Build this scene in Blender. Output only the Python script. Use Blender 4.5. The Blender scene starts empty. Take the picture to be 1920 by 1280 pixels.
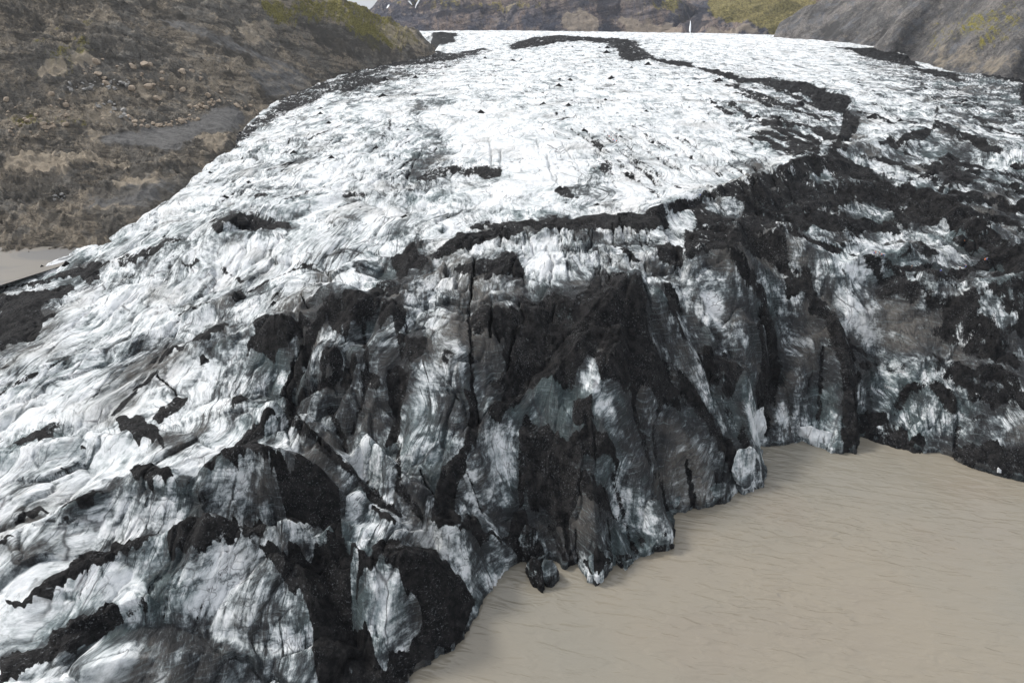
import bpy, bmesh, math, random
import numpy as np
from mathutils import Vector, Matrix, noise as mnoise
from mathutils.geometry import delaunay_2d_cdt

C = bpy.context.scene.collection
scene = bpy.context.scene
R = math.radians
random.seed(7)
rng = np.random.default_rng(7)

# ------------------------------------------------------------------ camera
H = 150.0
PITCH = R(27.3)
cam_d = bpy.data.cameras.new("camera"); cam = bpy.data.objects.new("camera", cam_d); C.objects.link(cam)
cam.location = (0, 0, H); cam.rotation_euler = (R(90) - PITCH, 0, 0)
cam_d.lens = 24; cam_d.sensor_width = 36; cam_d.clip_start = 1; cam_d.clip_end = 20000
scene.camera = cam

# ------------------------------------------------------------------ sky and sun (overcast)
SUN_EL, SUN_AZ = R(46), R(-62)          # azimuth measured from +Y towards +X
w = bpy.data.worlds.new("World"); scene.world = w; w.use_nodes = True
nt = w.node_tree; bg = nt.nodes["Background"]
sky = nt.nodes.new("ShaderNodeTexSky"); sky.sky_type = 'NISHITA'; sky.sun_disc = False
sky.sun_elevation = SUN_EL; sky.sun_rotation = SUN_AZ
sky.air_density = 1.0; sky.dust_density = 4.0; sky.ozone_density = 1.0; sky.altitude = 100
hs = nt.nodes.new("ShaderNodeHueSaturation"); hs.inputs["Saturation"].default_value = 0.28
nt.links.new(sky.outputs[0], hs.inputs["Color"])
cm = nt.nodes.new("ShaderNodeMix"); cm.data_type = 'RGBA'; cm.inputs[0].default_value = .5      # closed pale cloud over the clear-sky model
nt.links.new(hs.outputs[0], cm.inputs[6]); cm.inputs[7].default_value = (5.4, 5.6, 5.9, 1); nt.links.new(cm.outputs[2], bg.inputs[0])
bg.inputs[1].default_value = 0.115
sd = bpy.data.lights.new("sun", 'SUN'); sd.energy = 1.5; sd.angle = R(10); sd.color = (1, 0.96, 0.9)
sun = bpy.data.objects.new("sun", sd); C.objects.link(sun)
sdir = Vector((math.sin(SUN_AZ) * math.cos(SUN_EL), math.cos(SUN_AZ) * math.cos(SUN_EL), math.sin(SUN_EL)))
sun.rotation_euler = sdir.to_track_quat('Z', 'Y').to_euler()
scene.view_settings.view_transform = 'Standard'; scene.view_settings.look = 'None'
scene.view_settings.exposure = 0.85; scene.view_settings.gamma = 1.0

# ------------------------------------------------------------------ photo pixel -> point in the place
SP, CP = math.sin(PITCH), math.cos(PITCH)
def ray(px, py):
    px = np.asarray(px, float); py = np.asarray(py, float)
    u = (px - 960) / 1280.0; v = (py - 640) / 1280.0
    return u, CP - v * SP, -(SP + v * CP)
def Z(px, py, z):
    dx, dy, dz = ray(px, py); t = (z - H) / dz
    return (float(dx * t), float(dy * t), float(z))
def Y(px, py, y):
    dx, dy, dz = ray(px, py); t = y / dy
    return (float(dx * t), float(y), float(H + dz * t))
ORG = {1: (0, 0), 2: (640, 0), 3: (1280, 0), 4: (0, 430), 5: (640, 430), 6: (1280, 430), 7: (0, 850), 8: (640, 850), 9: (1280, 850)}
def T(k, pts):
    ox, oy = ORG[k]; s = 640 / 1905.0
    return [(ox + x * s, oy + y * s) for x, y in pts]

# ------------------------------------------------------------------ noise in numpy
_perm = np.random.default_rng(3).permutation(65536).astype(np.int64)
def _h(ix, iy, seed):
    return _perm[(_perm[(ix + seed * 1013) & 65535] + iy) & 65535]
def pnoise(x, y, seed=0):
    x0 = np.floor(x).astype(np.int64); y0 = np.floor(y).astype(np.int64)
    fx = (x - x0).astype(np.float32); fy = (y - y0).astype(np.float32)
    def g(ix, iy, dx, dy):
        a = _h(ix, iy, seed).astype(np.float32) * np.float32(2 * math.pi / 65536 * 37)
        return np.cos(a) * dx + np.sin(a) * dy
    sx = fx * fx * fx * (fx * (fx * 6 - 15) + 10); sy = fy * fy * fy * (fy * (fy * 6 - 15) + 10)
    a = g(x0, y0, fx, fy); b = g(x0 + 1, y0, fx - 1, fy)
    c = g(x0, y0 + 1, fx, fy - 1); d = g(x0 + 1, y0 + 1, fx - 1, fy - 1)
    return ((a + (b - a) * sx) * (1 - sy) + (c + (d - c) * sx) * sy) * 1.5
def fbm(x, y, o=4, seed=0, rough=.5):
    s = 0; a = 1; n = 0
    for i in range(o):
        s = s + a * pnoise(x * 2 ** i, y * 2 ** i, seed + i * 7); n += a; a *= rough
    return s / n
def ridged(x, y, o=4, seed=0, rough=.5):
    s = 0; a = 1; n = 0; wgt = 1.0
    for i in range(o):
        r = (1 - np.abs(pnoise(x * 2 ** i, y * 2 ** i, seed + i * 7)) * 1.4) ** 2 * wgt
        wgt = np.clip(r * 1.3, 0, 1); s = s + a * r; n += a; a *= rough
    return s / n
def worley(x, y, seed=0):
    """distance to the nearest and second nearest scattered point"""
    x0 = np.floor(x).astype(np.int64); y0 = np.floor(y).astype(np.int64)
    f1 = np.full(x.shape, 9.0, np.float32); f2 = f1.copy(); hh = np.zeros(x.shape, np.float32); ox = hh.copy(); oy = hh.copy()
    for i in (-1, 0, 1):
        for j in (-1, 0, 1):
            h = _h(x0 + i, y0 + j, seed)
            px_ = (h & 255) / 255.0; py_ = (h >> 8) / 255.0
            d = np.hypot(x0 + i + px_ - x, y0 + j + py_ - y).astype(np.float32)
            n = d < f1
            f2 = np.where(n, f1, np.minimum(f2, d)); f1 = np.where(n, d, f1); hh = np.where(n, ((h * 7919) & 65535) / 65535.0, hh)
            ox = np.where(n, x - (x0 + i + px_), ox); oy = np.where(n, y - (y0 + j + py_), oy)
    return f1, f2, hh, ox, oy
def tilt(hh, ox, oy, k=1.0):
    """a plane through each scattered point with its own tilt"""
    a = hh * 47.0
    return k * (np.cos(a) * ox + np.sin(a * 1.7) * oy)
def smooth(a, b, x):
    t = np.clip((x - a) / (b - a), 0, 1); return t * t * (3 - 2 * t)

# ------------------------------------------------------------------ terrain sheets: a fan-shaped grid of real heights
class Sheet:
    def __init__(s, a0, a1, na, ys):
        s.a = np.linspace(a0, a1, na); s.y = np.array(ys)
        s.Y = np.repeat(s.y[:, None], na, 1); s.X = s.Y * s.a[None, :]
        s.z = np.zeros_like(s.Y)
    def tin(s, pts, edges, fill=0.0):
        """sharp-edged surface through surveyed crest and valley lines"""
        vs = [Vector((p[0], p[1])) for p in pts]
        r = delaunay_2d_cdt(vs, edges, [], 0, 0.01)
        ov, tri, orig = r[0], r[2], r[3]
        zz = []
        for i, o in enumerate(orig):
            if o: zz.append(pts[o[0]][2])
            else:                                   # a crossing of two lines: nearest point's height
                j = min(range(len(pts)), key=lambda k: (vs[k] - ov[i]).length); zz.append(pts[j][2])
        out = np.full(s.X.shape, float(fill))
        for t in tri:
            P = [(ov[i].x, ov[i].y, zz[i]) for i in t]
            xs = [p[0] for p in P]; ys = [p[1] for p in P]
            i0, i1 = np.searchsorted(s.y, [min(ys), max(ys)])
            if i1 <= i0: continue
            am = [p[0] / max(p[1], 1) for p in P]
            j0, j1 = np.searchsorted(s.a, [min(am) - .002, max(am) + .002])
            if j1 <= j0: continue
            X = s.X[i0:i1, j0:j1]; Yy = s.Y[i0:i1, j0:j1]
            (x1, y1, z1), (x2, y2, z2), (x3, y3, z3) = P
            det = (y2 - y3) * (x1 - x3) + (x3 - x2) * (y1 - y3)
            if abs(det) < 1e-9: continue
            l1 = ((y2 - y3) * (X - x3) + (x3 - x2) * (Yy - y3)) / det
            l2 = ((y3 - y1) * (X - x3) + (x1 - x3) * (Yy - y3)) / det
            l3 = 1 - l1 - l2
            m = (l1 >= -1e-6) & (l2 >= -1e-6) & (l3 >= -1e-6)
            sub = out[i0:i1, j0:j1]; sub[m] = (l1 * z1 + l2 * z2 + l3 * z3)[m]
        s.z = out
    def height(s, x, y):
        x = np.asarray(x, float); y = np.asarray(y, float)
        a = x / np.maximum(y, 1)
        fi = np.interp(y, s.y, np.arange(len(s.y))); fj = np.interp(a, s.a, np.arange(len(s.a)))
        i = np.clip(fi.astype(int), 0, len(s.y) - 2); j = np.clip(fj.astype(int), 0, len(s.a) - 2)
        u = fi - i; v = fj - j
        return ((s.z[i, j] * (1 - v) + s.z[i, j + 1] * v) * (1 - u) + (s.z[i + 1, j] * (1 - v) + s.z[i + 1, j + 1] * v) * u)
    def hit(s, px, py):
        """where the line of sight of photo pixels meets this ground"""
        dx, dy, dz = ray(px, py)
        yy = np.exp(np.linspace(math.log(s.y[0]), math.log(s.y[-1]), 1500))
        t = yy[None, :] / dy[:, None]
        x = dx[:, None] * t; z = H + dz[:, None] * t
        h = s.height(x, np.broadcast_to(yy, x.shape))
        below = z < h
        k = np.where(below.any(1), below.argmax(1), len(yy) - 1); k = np.maximum(k, 1)
        r = np.arange(len(k))
        d1 = h[r, k] - z[r, k]; d0 = z[r, k - 1] - h[r, k - 1]
        f = np.clip(d0 / np.maximum(d0 + d1, 1e-6), 0, 1)
        y = yy[k - 1] + (yy[k] - yy[k - 1]) * f
        return np.stack([dx / dy * y, y], 1)
    def point(s, px, py):
        p = s.hit(np.array([px]), np.array([py]))[0]
        return Vector((p[0], p[1], float(s.height(p[0], p[1]))))
    def mesh(s, name, mat, attrs={}, keep=None, vecs={}, z=None):
        ny, na = s.X.shape
        zz = s.z if z is None else z
        co = np.stack([s.X, s.Y, zz], 2).reshape(-1, 3)
        idx = np.arange(ny * na).reshape(ny, na)
        f = np.stack([idx[:-1, :-1], idx[:-1, 1:], idx[1:, 1:], idx[1:, :-1]], 2).reshape(-1, 4)
        if keep is not None:
            k = keep[:-1, :-1] | keep[1:, :-1] | keep[:-1, 1:] | keep[1:, 1:]
            f = f[k.reshape(-1)]
        used = np.zeros(ny * na, bool); used[f.reshape(-1)] = True
        remap = np.cumsum(used) - 1
        co = co[used]; f = remap[f]
        me = bpy.data.meshes.new(name)
        me.vertices.add(len(co)); me.vertices.foreach_set("co", co.astype(np.float32).reshape(-1))
        me.loops.add(f.size); me.loops.foreach_set("vertex_index", f.astype(np.int32).reshape(-1))
        me.polygons.add(len(f)); me.polygons.foreach_set("loop_start", np.arange(0, f.size, 4, dtype=np.int32))
        me.polygons.foreach_set("loop_total", np.full(len(f), 4, np.int32))
        me.polygons.foreach_set("use_smooth", np.ones(len(f), bool))
        for k, v in attrs.items():
            at = me.attributes.new(k, 'FLOAT', 'POINT'); at.data.foreach_set("value", v.reshape(-1)[used].astype(np.float32))
        for k, v in vecs.items():
            at = me.attributes.new(k, 'FLOAT_VECTOR', 'POINT'); at.data.foreach_set("vector", v.reshape(-1, 3)[used].astype(np.float32).reshape(-1))
        me.update(calc_edges=True); me.materials.append(mat)
        o = bpy.data.objects.new(name, me); C.objects.link(o)
        return o
def blur(m, n):
    if n < 1: return m
    for ax in (0, 1):
        p = np.pad(m, [(n + 1, n) if k == ax else (0, 0) for k in (0, 1)], mode='edge')
        c = np.cumsum(p, axis=ax)
        m = (np.take(c, range(2 * n + 1, c.shape[ax]), ax) - np.take(c, range(0, c.shape[ax] - 2 * n - 1), ax)) / (2 * n + 1)
    return m
def dens(pts, step=14, closed=True):
    out = []; n = len(pts)
    for i in range(n if closed else n - 1):
        a, b = pts[i], pts[(i + 1) % n]
        k = max(1, int(math.hypot(b[0] - a[0], b[1] - a[1]) / step))
        for q in range(k): out.append((a[0] + (b[0] - a[0]) * q / k, a[1] + (b[1] - a[1]) * q / k))
    if not closed: out.append(pts[-1])
    return out
def paint(s, layer, poly, val, feather=2, XW=None, YW=None, mode='mix'):
    """lay a patch of debris or stain with the outline poly (photo pixels, dropped on the ground) into a layer"""
    P = s.hit(*np.array(dens(poly)).T)
    pad = 8 + feather
    i0, i1 = np.searchsorted(s.y, [P[:, 1].min() * .985, P[:, 1].max() * 1.015])
    am = P[:, 0] / P[:, 1]
    j0, j1 = np.searchsorted(s.a, [am.min() - .01, am.max() + .01])
    i0 = max(0, i0 - pad); j0 = max(0, j0 - pad); i1 = min(len(s.y), i1 + pad); j1 = min(len(s.a), j1 + pad)
    if i1 - i0 < 2 or j1 - j0 < 2: return
    X = XW[i0:i1, j0:j1]; Yy = YW[i0:i1, j0:j1]
    ins = np.zeros(X.shape, bool); n = len(P)
    for k in range(n):
        xa, ya = P[k]; xb, yb = P[(k + 1) % n]
        if ya == yb: continue
        c = (ya > Yy) != (yb > Yy)
        if not c.any(): continue
        xc = (xb - xa) * (Yy - ya) / (yb - ya) + xa
        ins ^= c & (X < xc)
    m = blur(ins.astype(np.float32), feather)
    sub = layer[i0:i1, j0:j1]
    if mode == 'mix': sub[:] = sub * (1 - m) + val * m
    elif mode == 'max': np.maximum(sub, m * val, out=sub)
    else: sub += m * val
def carve(s, line, width, depth, px=True, layer=None, lval=0):
    """a cleft (or with negative depth a rib) along a line"""
    P = s.hit(*np.array(dens(line, 6, False)).T) if px else np.array(line, float)
    P = P + np.stack([fbm(P[:, 0] / 3 + P[:, 1] / 5, P[:, 1] / 4, 3, 611) * 1.6, P[:, 0] * 0], 1) * np.minimum(1, P[:, 1:] / 300)
    for k in range(len(P) - 1):
        (xa, ya), (xb, yb) = P[k], P[k + 1]
        if math.hypot(xb - xa, yb - ya) > 40: continue
        W = width * 3
        i0, i1 = np.searchsorted(s.y, [min(ya, yb) - W, max(ya, yb) + W])
        am = [(x + q) / y for x, y in ((xa, ya), (xb, yb)) for q in (-W, W)]
        j0, j1 = np.searchsorted(s.a, [min(am), max(am)])
        X = s.X[i0:i1, j0:j1]; Yy = s.Y[i0:i1, j0:j1]
        if X.size == 0: continue
        L2 = (xb - xa) ** 2  + (yb - ya) ** 2 + 1e-6
        t = np.clip(((X - xa) * (xb - xa) + (Yy - ya) * (yb - ya)) / L2, 0, 1)
        d = np.hypot(X - xa - t * (xb - xa), Yy - ya - t * (yb - ya))
        m = np.clip(1 - d / width, 0, 1)
        sub = CARVE[i0:i1, j0:j1]; np.maximum(sub, m * depth, out=sub)
        if layer is not None:
            sl = layer[i0:i1, j0:j1]; np.maximum(sl, np.clip(1.4 - d / width, 0, 1) * lval, out=sl)

# ------------------------------------------------------------------ node helpers
def material(name):
    m = bpy.data.materials.new(name); m.use_nodes = True
    return m, m.node_tree, m.node_tree.nodes["Principled BSDF"]
def N(nt, t, **kw):
    n = nt.nodes.new(t)
    for k, v in kw.items():
        if k in n.bl_rna.properties and not k[0].isupper(): setattr(n, k, v)
        else: n.inputs[k].default_value = v
    return n
def val(nt, sock, v):
    if isinstance(v, (int, float)): sock.default_value = v
    elif isinstance(v, tuple): sock.default_value = v if len(v) == 4 or sock.type == 'VECTOR' else (*v, 1)
    else: nt.links.new(v, sock)
def M(nt, op, a, b=0.0, c=None, clamp=False):
    n = nt.nodes.new("ShaderNodeMath"); n.operation = op; n.use_clamp = clamp
    val(nt, n.inputs[0], a); val(nt, n.inputs[1], b)
    if c is not None: val(nt, n.inputs[2], c)
    return n.outputs[0]
def VM(nt, op, a, b):
    n = nt.nodes.new("ShaderNodeVectorMath"); n.operation = op
    val(nt, n.inputs[0], a); val(nt, n.inputs[1], b); return n.outputs[0]
def SS(nt, x, a, b, lo=0.0, hi=1.0):
    n = nt.nodes.new("ShaderNodeMapRange"); n.interpolation_type = 'SMOOTHSTEP'
    val(nt, n.inputs[0], x)
    for i, v in enumerate((a, b, lo, hi)): n.inputs[i + 1].default_value = v
    return n.outputs[0]
def MIX(nt, f, a, b):
    n = nt.nodes.new("ShaderNodeMix"); n.data_type = 'RGBA'
    val(nt, n.inputs[0], f); val(nt, n.inputs[6], a); val(nt, n.inputs[7], b); return n.outputs[2]
def NOISE(nt, vec, scale, detail=6, rough=.6, dist=0.0):
    n = nt.nodes.new("ShaderNodeTexNoise"); n.inputs["Scale"].default_value = scale
    n.inputs["Detail"].default_value = detail; n.inputs["Roughness"].default_value = rough; n.inputs["Distortion"].default_value = dist
    nt.links.new(vec, n.inputs["Vector"]); return n.outputs["Fac"]
def ATTR(nt, name, out="Fac"):
    n = nt.nodes.new("ShaderNodeAttribute"); n.attribute_name = name; return n.outputs[out]
def OBJ(nt): return nt.nodes.new("ShaderNodeTexCoord").outputs["Object"]
def BUMP(nt, h, strength, dist, prev=None):
    n = nt.nodes.new("ShaderNodeBump"); n.inputs["Strength"].default_value = strength; n.inputs["Distance"].default_value = dist
    nt.links.new(h, n.inputs["Height"])
    if prev is not None: nt.links.new(prev, n.inputs["Normal"])
    return n.outputs[0]

# debris-covered ice; ash = black gravel cover, grime = fine dust frozen in the ice
def ice_material(name, fixed=None):
    m, nt, b = material(name)
    pos = OBJ(nt)
    if fixed is None:
        ash, grime, flow, far = ATTR(nt, "ash"), ATTR(nt, "grime"), ATTR(nt, "flow", "Vector"), ATTR(nt, "far")
    else:
        ash, grime, flow, far = fixed[0], fixed[1], VM(nt, 'MULTIPLY', pos, (.6, .5, .7)), 0.0
    # streaks along the flow and down the faces
    st1 = NOISE(nt, VM(nt, 'MULTIPLY', flow, (.60, .16, .26)), 1.0, 7, .62, .15)
    st2 = NOISE(nt, VM(nt, 'MULTIPLY', flow, (2.2, .5, .8)), 1.0, 5, .6, .2)
    blot = NOISE(nt, pos, .07, 8, .62, .4)
    st3 = NOISE(nt, VM(nt, 'MULTIPLY', flow, (.13, .045, .06)), 1.0, 6, .62, .5)
    fine = NOISE(nt, VM(nt, 'MULTIPLY', flow, (1.3, .75, .8)), .8, 7, .78, .2)
    # frozen-in horizontal layers
    lay = NOISE(nt, VM(nt, 'MULTIPLY', pos, (.05, .05, 1.1)), 1.0, 5, .6, .5)
    comb = M(nt, 'ADD', M(nt, 'MULTIPLY', M(nt, 'SUBTRACT', st1, .5), 1.1), M(nt, 'MULTIPLY', M(nt, 'SUBTRACT', blot, .5), 1.5))
    comb = M(nt, 'ADD', comb, M(nt, 'MULTIPLY', M(nt, 'SUBTRACT', fine, .5), .62))
    comb = M(nt, 'ADD', comb, M(nt, 'MULTIPLY', M(nt, 'SUBTRACT', lay, .5), .5))
    comb = M(nt, 'ADD', comb, M(nt, 'MULTIPLY', M(nt, 'SUBTRACT', st2, .5), .28))
    comb = M(nt, 'ADD', comb, M(nt, 'MULTIPLY', M(nt, 'SUBTRACT', st3, .5), 1.2))
    # long thin flow lines
    fl = SS(nt, NOISE(nt, VM(nt, 'MULTIPLY', flow, (1.1, .028, .04)), 1, 6, .7, .1), .54, .66)
    fl = M(nt, 'MULTIPLY', fl, SS(nt, NOISE(nt, pos, .022, 4, .6), .42, .60))
    comb = M(nt, 'ADD', comb, M(nt, 'MULTIPLY', fl, .5))
    amp = M(nt, 'ADD', SS(nt, grime, .05, .6, .55, 1.75), M(nt, 'MULTIPLY', far, .65))
    g = M(nt, 'ADD', grime, M(nt, 'MULTIPLY', comb, amp))
    ramp = nt.nodes.new("ShaderNodeValToRGB"); cr = ramp.color_ramp
    cols = [(0.0, (.84, .86, .88)), (.2, (.70, .73, .75)), (.42, (.40, .435, .45)), (.60, (.145, .168, .178)), (.80, (.045, .050, .056)), (1.0, (.018, .019, .021))]
    cr.elements[0].position = 0; cr.elements[0].color = (*cols[0][1], 1); cr.elements[1].position = 1; cr.elements[1].color = (*cols[-1][1], 1)
    for p, c in cols[1:-1]:
        e = cr.elements.new(p); e.color = (*c, 1)
    nt.links.new(M(nt, 'ADD', g, 0, clamp=True), ramp.inputs[0])
    ice = ramp.outputs[0]
    # patches tinted brownish by silt, others blue-green where the ice is dense
    tint = NOISE(nt, VM(nt, 'ADD', pos, (90, 40, 10)), .035, 4, .6)
    ice2 = MIX(nt, SS(nt, tint, .5, .68, 0, .30), ice, (.30, .27, .235))
    tealm = M(nt, 'MULTIPLY', SS(nt, tint, .50, .34), SS(nt, g, .15, .5, 0, .22))
    ice2 = MIX(nt, tealm, ice2, (.19, .29, .30))
    # the dirty ice is banded: thin clean and dusty layers, and scratches down the faces
    fo = NOISE(nt, VM(nt, 'MULTIPLY', pos, (.12, .12, 1.7)), 1, 7, .78, .6)
    sc = NOISE(nt, VM(nt, 'MULTIPLY', flow, (3.2, .5, .5)), 1, 5, .75, .1)
    dg = SS(nt, g, .45, .8)
    ice2 = MIX(nt, M(nt, 'MULTIPLY', dg, SS(nt, fo, .52, .68, 0, .55)), ice2, (.27, .33, .345))
    ice2 = MIX(nt, M(nt, 'MULTIPLY', dg, SS(nt, sc, .56, .70, 0, .5)), ice2, (.34, .37, .38))
    ice2 = MIX(nt, M(nt, 'MULTIPLY', dg, SS(nt, sc, .46, .36, 0, .75)), ice2, (.014, .015, .018))
    # cracks: dust-filled fissures in two sets
    v = nt.nodes.new("ShaderNodeTexVoronoi"); v.feature = 'DISTANCE_TO_EDGE'; v.inputs["Scale"].default_value = 1
    wv = nt.nodes.new("ShaderNodeTexNoise"); wv.inputs["Scale"].default_value = .12; wv.inputs["Detail"].default_value = 5
    nt.links.new(pos, wv.inputs["Vector"])
    warp = VM(nt, 'MULTIPLY', VM(nt, 'SUBTRACT', wv.outputs["Color"], (.5, .5, .5)), (3, 6, 3))
    nt.links.new(VM(nt, 'MULTIPLY', VM(nt, 'ADD', flow, warp), (.13, .035, .035)), v.inputs["Vector"])
    brk = NOISE(nt, pos, .05, 3, .6)
    crack = M(nt, 'MULTIPLY', SS(nt, v.outputs["Distance"], .0, .03, 1, 0), SS(nt, brk, .45, .6))
    v2 = nt.nodes.new("ShaderNodeTexVoronoi"); v2.feature = 'DISTANCE_TO_EDGE'; v2.inputs["Scale"].default_value = 1
    nt.links.new(VM(nt, 'MULTIPLY', VM(nt, 'ADD', flow, warp), (.42, .10, .10)), v2.inputs["Vector"])
    brk2 = NOISE(nt, VM(nt, 'ADD', pos, (300, 10, 0)), .09, 3, .6)
    crack2 = M(nt, 'MULTIPLY', SS(nt, v2.outputs["Distance"], .0, .045, 1, 0), SS(nt, brk2, .48, .62))
    ck = M(nt, 'MAXIMUM', crack, M(nt, 'MULTIPLY', crack2, .75), clamp=True)
    # veins of dust: thin wandering lines, densest on the broken ice
    def vein(sc, off, wd, lo, hi):
        q = NOISE(nt, VM(nt, 'ADD', VM(nt, 'MULTIPLY', VM(nt, 'ADD', flow, warp), sc), off), 1, 3, .5, 0)
        ln = SS(nt, M(nt, 'ABSOLUTE', M(nt, 'SUBTRACT', q, .5)), 0, wd, 1, 0)
        return M(nt, 'MULTIPLY', ln, SS(nt, NOISE(nt, VM(nt, 'ADD', pos, off), .06, 3, .6), lo, hi))
    vn = M(nt, 'MAXIMUM', vein((.26, .03, .05), (11, 5, 3), .014, .42, .56), vein((.8, .08, .12), (70, 5, 9), .022, .44, .58))
    vn = M(nt, 'MAXIMUM', vn, M(nt, 'MULTIPLY', vein((.09, .12, .1), (7, 45, 2), .010, .44, .56), .8))
    vn = M(nt, 'MULTIPLY', vn, SS(nt, grime, .05, .5, .15, .75))
    ck = M(nt, 'MAXIMUM', M(nt, 'MULTIPLY', ck, .8), vn, clamp=True)
    ice2 = MIX(nt, ck, ice2, (.03, .032, .036))
    # ash cover
    an = M(nt, 'ADD', M(nt, 'MULTIPLY', M(nt, 'SUBTRACT', fine, .5), .9), M(nt, 'MULTIPLY', M(nt, 'SUBTRACT', st2, .5), .8))
    an = M(nt, 'ADD', an, M(nt, 'MULTIPLY', M(nt, 'SUBTRACT', NOISE(nt, pos, 2.6, 3, .6), .5), .5))
    an = M(nt, 'ADD', an, M(nt, 'MULTIPLY', M(nt, 'SUBTRACT', NOISE(nt, VM(nt, 'MULTIPLY', flow, (.32, .12, .12)), 1, 6, .72), .5), 1.6))
    an = M(nt, 'ADD', an, M(nt, 'MULTIPLY', M(nt, 'SUBTRACT', NOISE(nt, pos, .045, 4, .6), .5), .9))
    an = M(nt, 'ADD', an, M(nt, 'MULTIPLY', M(nt, 'SUBTRACT', st1, .5), 1.0))
    am = SS(nt, M(nt, 'ADD', ash, M(nt, 'MULTIPLY', an, .80)), .38, .64)
    spk = NOISE(nt, VM(nt, 'MULTIPLY', flow, (2.2, 1.2, 1.2)), 1.4, 3, .75)
    spk2 = NOISE(nt, pos, .12, 3, .6)
    spkm = M(nt, 'MULTIPLY', SS(nt, spk, .57, .68), SS(nt, spk2, .40, .60))
    ashn = NOISE(nt, pos, .35, 7, .8)
    ashc = MIX(nt, SS(nt, ashn, .40, .62), (.0045, .0045, .0052), (.026, .025, .025))
    ashc = MIX(nt, M(nt, 'MULTIPLY', spkm, .45), ashc, (.32, .34, .36))
    col = MIX(nt, am, ice2, ashc)
    nt.links.new(col, b.inputs["Base Color"])
    val(nt, b.inputs["Roughness"], SS(nt, am, 0, 1, .62, .8)); val(nt, b.inputs["Specular IOR Level"], SS(nt, am, 0, 1, .3, .12))
    h1 = M(nt, 'ADD', M(nt, 'MULTIPLY', st1, .8), M(nt, 'ADD', M(nt, 'MULTIPLY', fine, 1.3), M(nt, 'MULTIPLY', st2, .5)))
    h1 = M(nt, 'SUBTRACT', h1, M(nt, 'MULTIPLY', ck, .5))
    h1 = M(nt, 'ADD', h1, M(nt, 'MULTIPLY', M(nt, 'ADD', sc, fo), SS(nt, grime, .3, .7, 0, 1.2)))
    h2 = NOISE(nt, pos, 3.0, 4, .7)
    nb = BUMP(nt, h1, .6, 1.5)
    nt.links.new(BUMP(nt, h2, .5, .35, nb), b.inputs["Normal"])
    return m

def rock_material(name, base, dark, pale, moss=0.0, mossc=(.20, .19, .035), strat=0.0, sc=1.0, lean=.5, band=.0):
    m, nt, b = material(name)
    pos = OBJ(nt)
    mp = nt.nodes.new("ShaderNodeMapping"); mp.inputs["Rotation"].default_value = (0, lean, .4 * lean); nt.links.new(pos, mp.inputs[0]); rp = mp.outputs[0]
    n1 = NOISE(nt, pos, .014 * sc, 9, .68, .5); n2 = NOISE(nt, pos, .11 * sc, 8, .75); n3 = NOISE(nt, pos, .5 * sc, 5, .75)
    n0 = NOISE(nt, VM(nt, 'ADD', pos, (77, 5, 9)), .035 * sc, 6, .65, .8)
    ly = NOISE(nt, VM(nt, 'MULTIPLY', rp, (.010 * sc, .045 * sc, .16 * sc)), 1, 8, .72, .5)
    # rills and scree trails running down the slope
    rl = NOISE(nt, VM(nt, 'MULTIPLY', rp, (.30 * sc, .05 * sc, .035 * sc)), 1, 6, .65, .3)
    c = MIX(nt, SS(nt, n1, .46, .54), tuple(x * .75 for x in dark), base)
    c = MIX(nt, SS(nt, n0, .52, .60, 0, .75), c, tuple(x * .8 for x in (base[0] * .85, base[1] * .95, base[2] * 1.1)))
    c = MIX(nt, SS(nt, n2, .52, .68, 0, .6), c, pale)
    c = MIX(nt, SS(nt, rl, .40, .50, .45, 0), c, dark)
    c = MIX(nt, SS(nt, ly, .42, .53, strat, 0), c, tuple(x * .40 for x in dark))
    c = MIX(nt, SS(nt, n3, .40, .50, .5, 0), c, tuple(x * .30 for x in dark))
    cr = SS(nt, M(nt, 'ABSOLUTE', M(nt, 'SUBTRACT', n0, .47)), 0, .010, 1, 0)
    c = MIX(nt, M(nt, 'MULTIPLY', cr, .8), c, tuple(x * .25 for x in dark))
    mo = ATTR(nt, "moss")
    mm = SS(nt, M(nt, 'ADD', mo, M(nt, 'MULTIPLY', M(nt, 'SUBTRACT', M(nt, 'MULTIPLY', M(nt, 'ADD', n2, rl), .5), .5), 2.6)), .42, .75)
    mv = MIX(nt, SS(nt, n3, .4, .6), tuple(x * .5 for x in mossc), mossc)
    c = MIX(nt, M(nt, 'MULTIPLY', mm, moss), c, mv)
    tn = M(nt, 'ADD', ATTR(nt, "tone"), M(nt, 'MULTIPLY', M(nt, 'SUBTRACT', n2, .5), 1.4))
    c = MIX(nt, SS(nt, tn, .3, .6, 0, .75), c, pale)
    c = MIX(nt, SS(nt, tn, -.3, -.55, 0, .8), c, tuple(x * .42 for x in dark))
    gr = ATTR(nt, "gravel")
    gc = MIX(nt, SS(nt, NOISE(nt, VM(nt, 'MULTIPLY', pos, (.1, .3, .3)), 1, 8, .75), .38, .62), (.15, .148, .146), (.25, .245, .24))
    gm = SS(nt, M(nt, 'ADD', gr, M(nt, 'MULTIPLY', M(nt, 'SUBTRACT', n2, .5), 1.2)), .4, .65)
    c = MIX(nt, gm, c, gc)
    nt.links.new(c, b.inputs["Base Color"]); b.inputs["Roughness"].default_value = .95; b.inputs["Specular IOR Level"].default_value = .12
    hh = M(nt, 'ADD', M(nt, 'MULTIPLY', n2, 1.8), M(nt, 'MULTIPLY', n3, .9))
    hh = M(nt, 'ADD', hh, M(nt, 'ADD', M(nt, 'MULTIPLY', ly, 1.4), M(nt, 'MULTIPLY', rl, .6)))
    nt.links.new(BUMP(nt, hh, 1.0, 4.5 / sc), b.inputs["Normal"])
    return m
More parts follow.
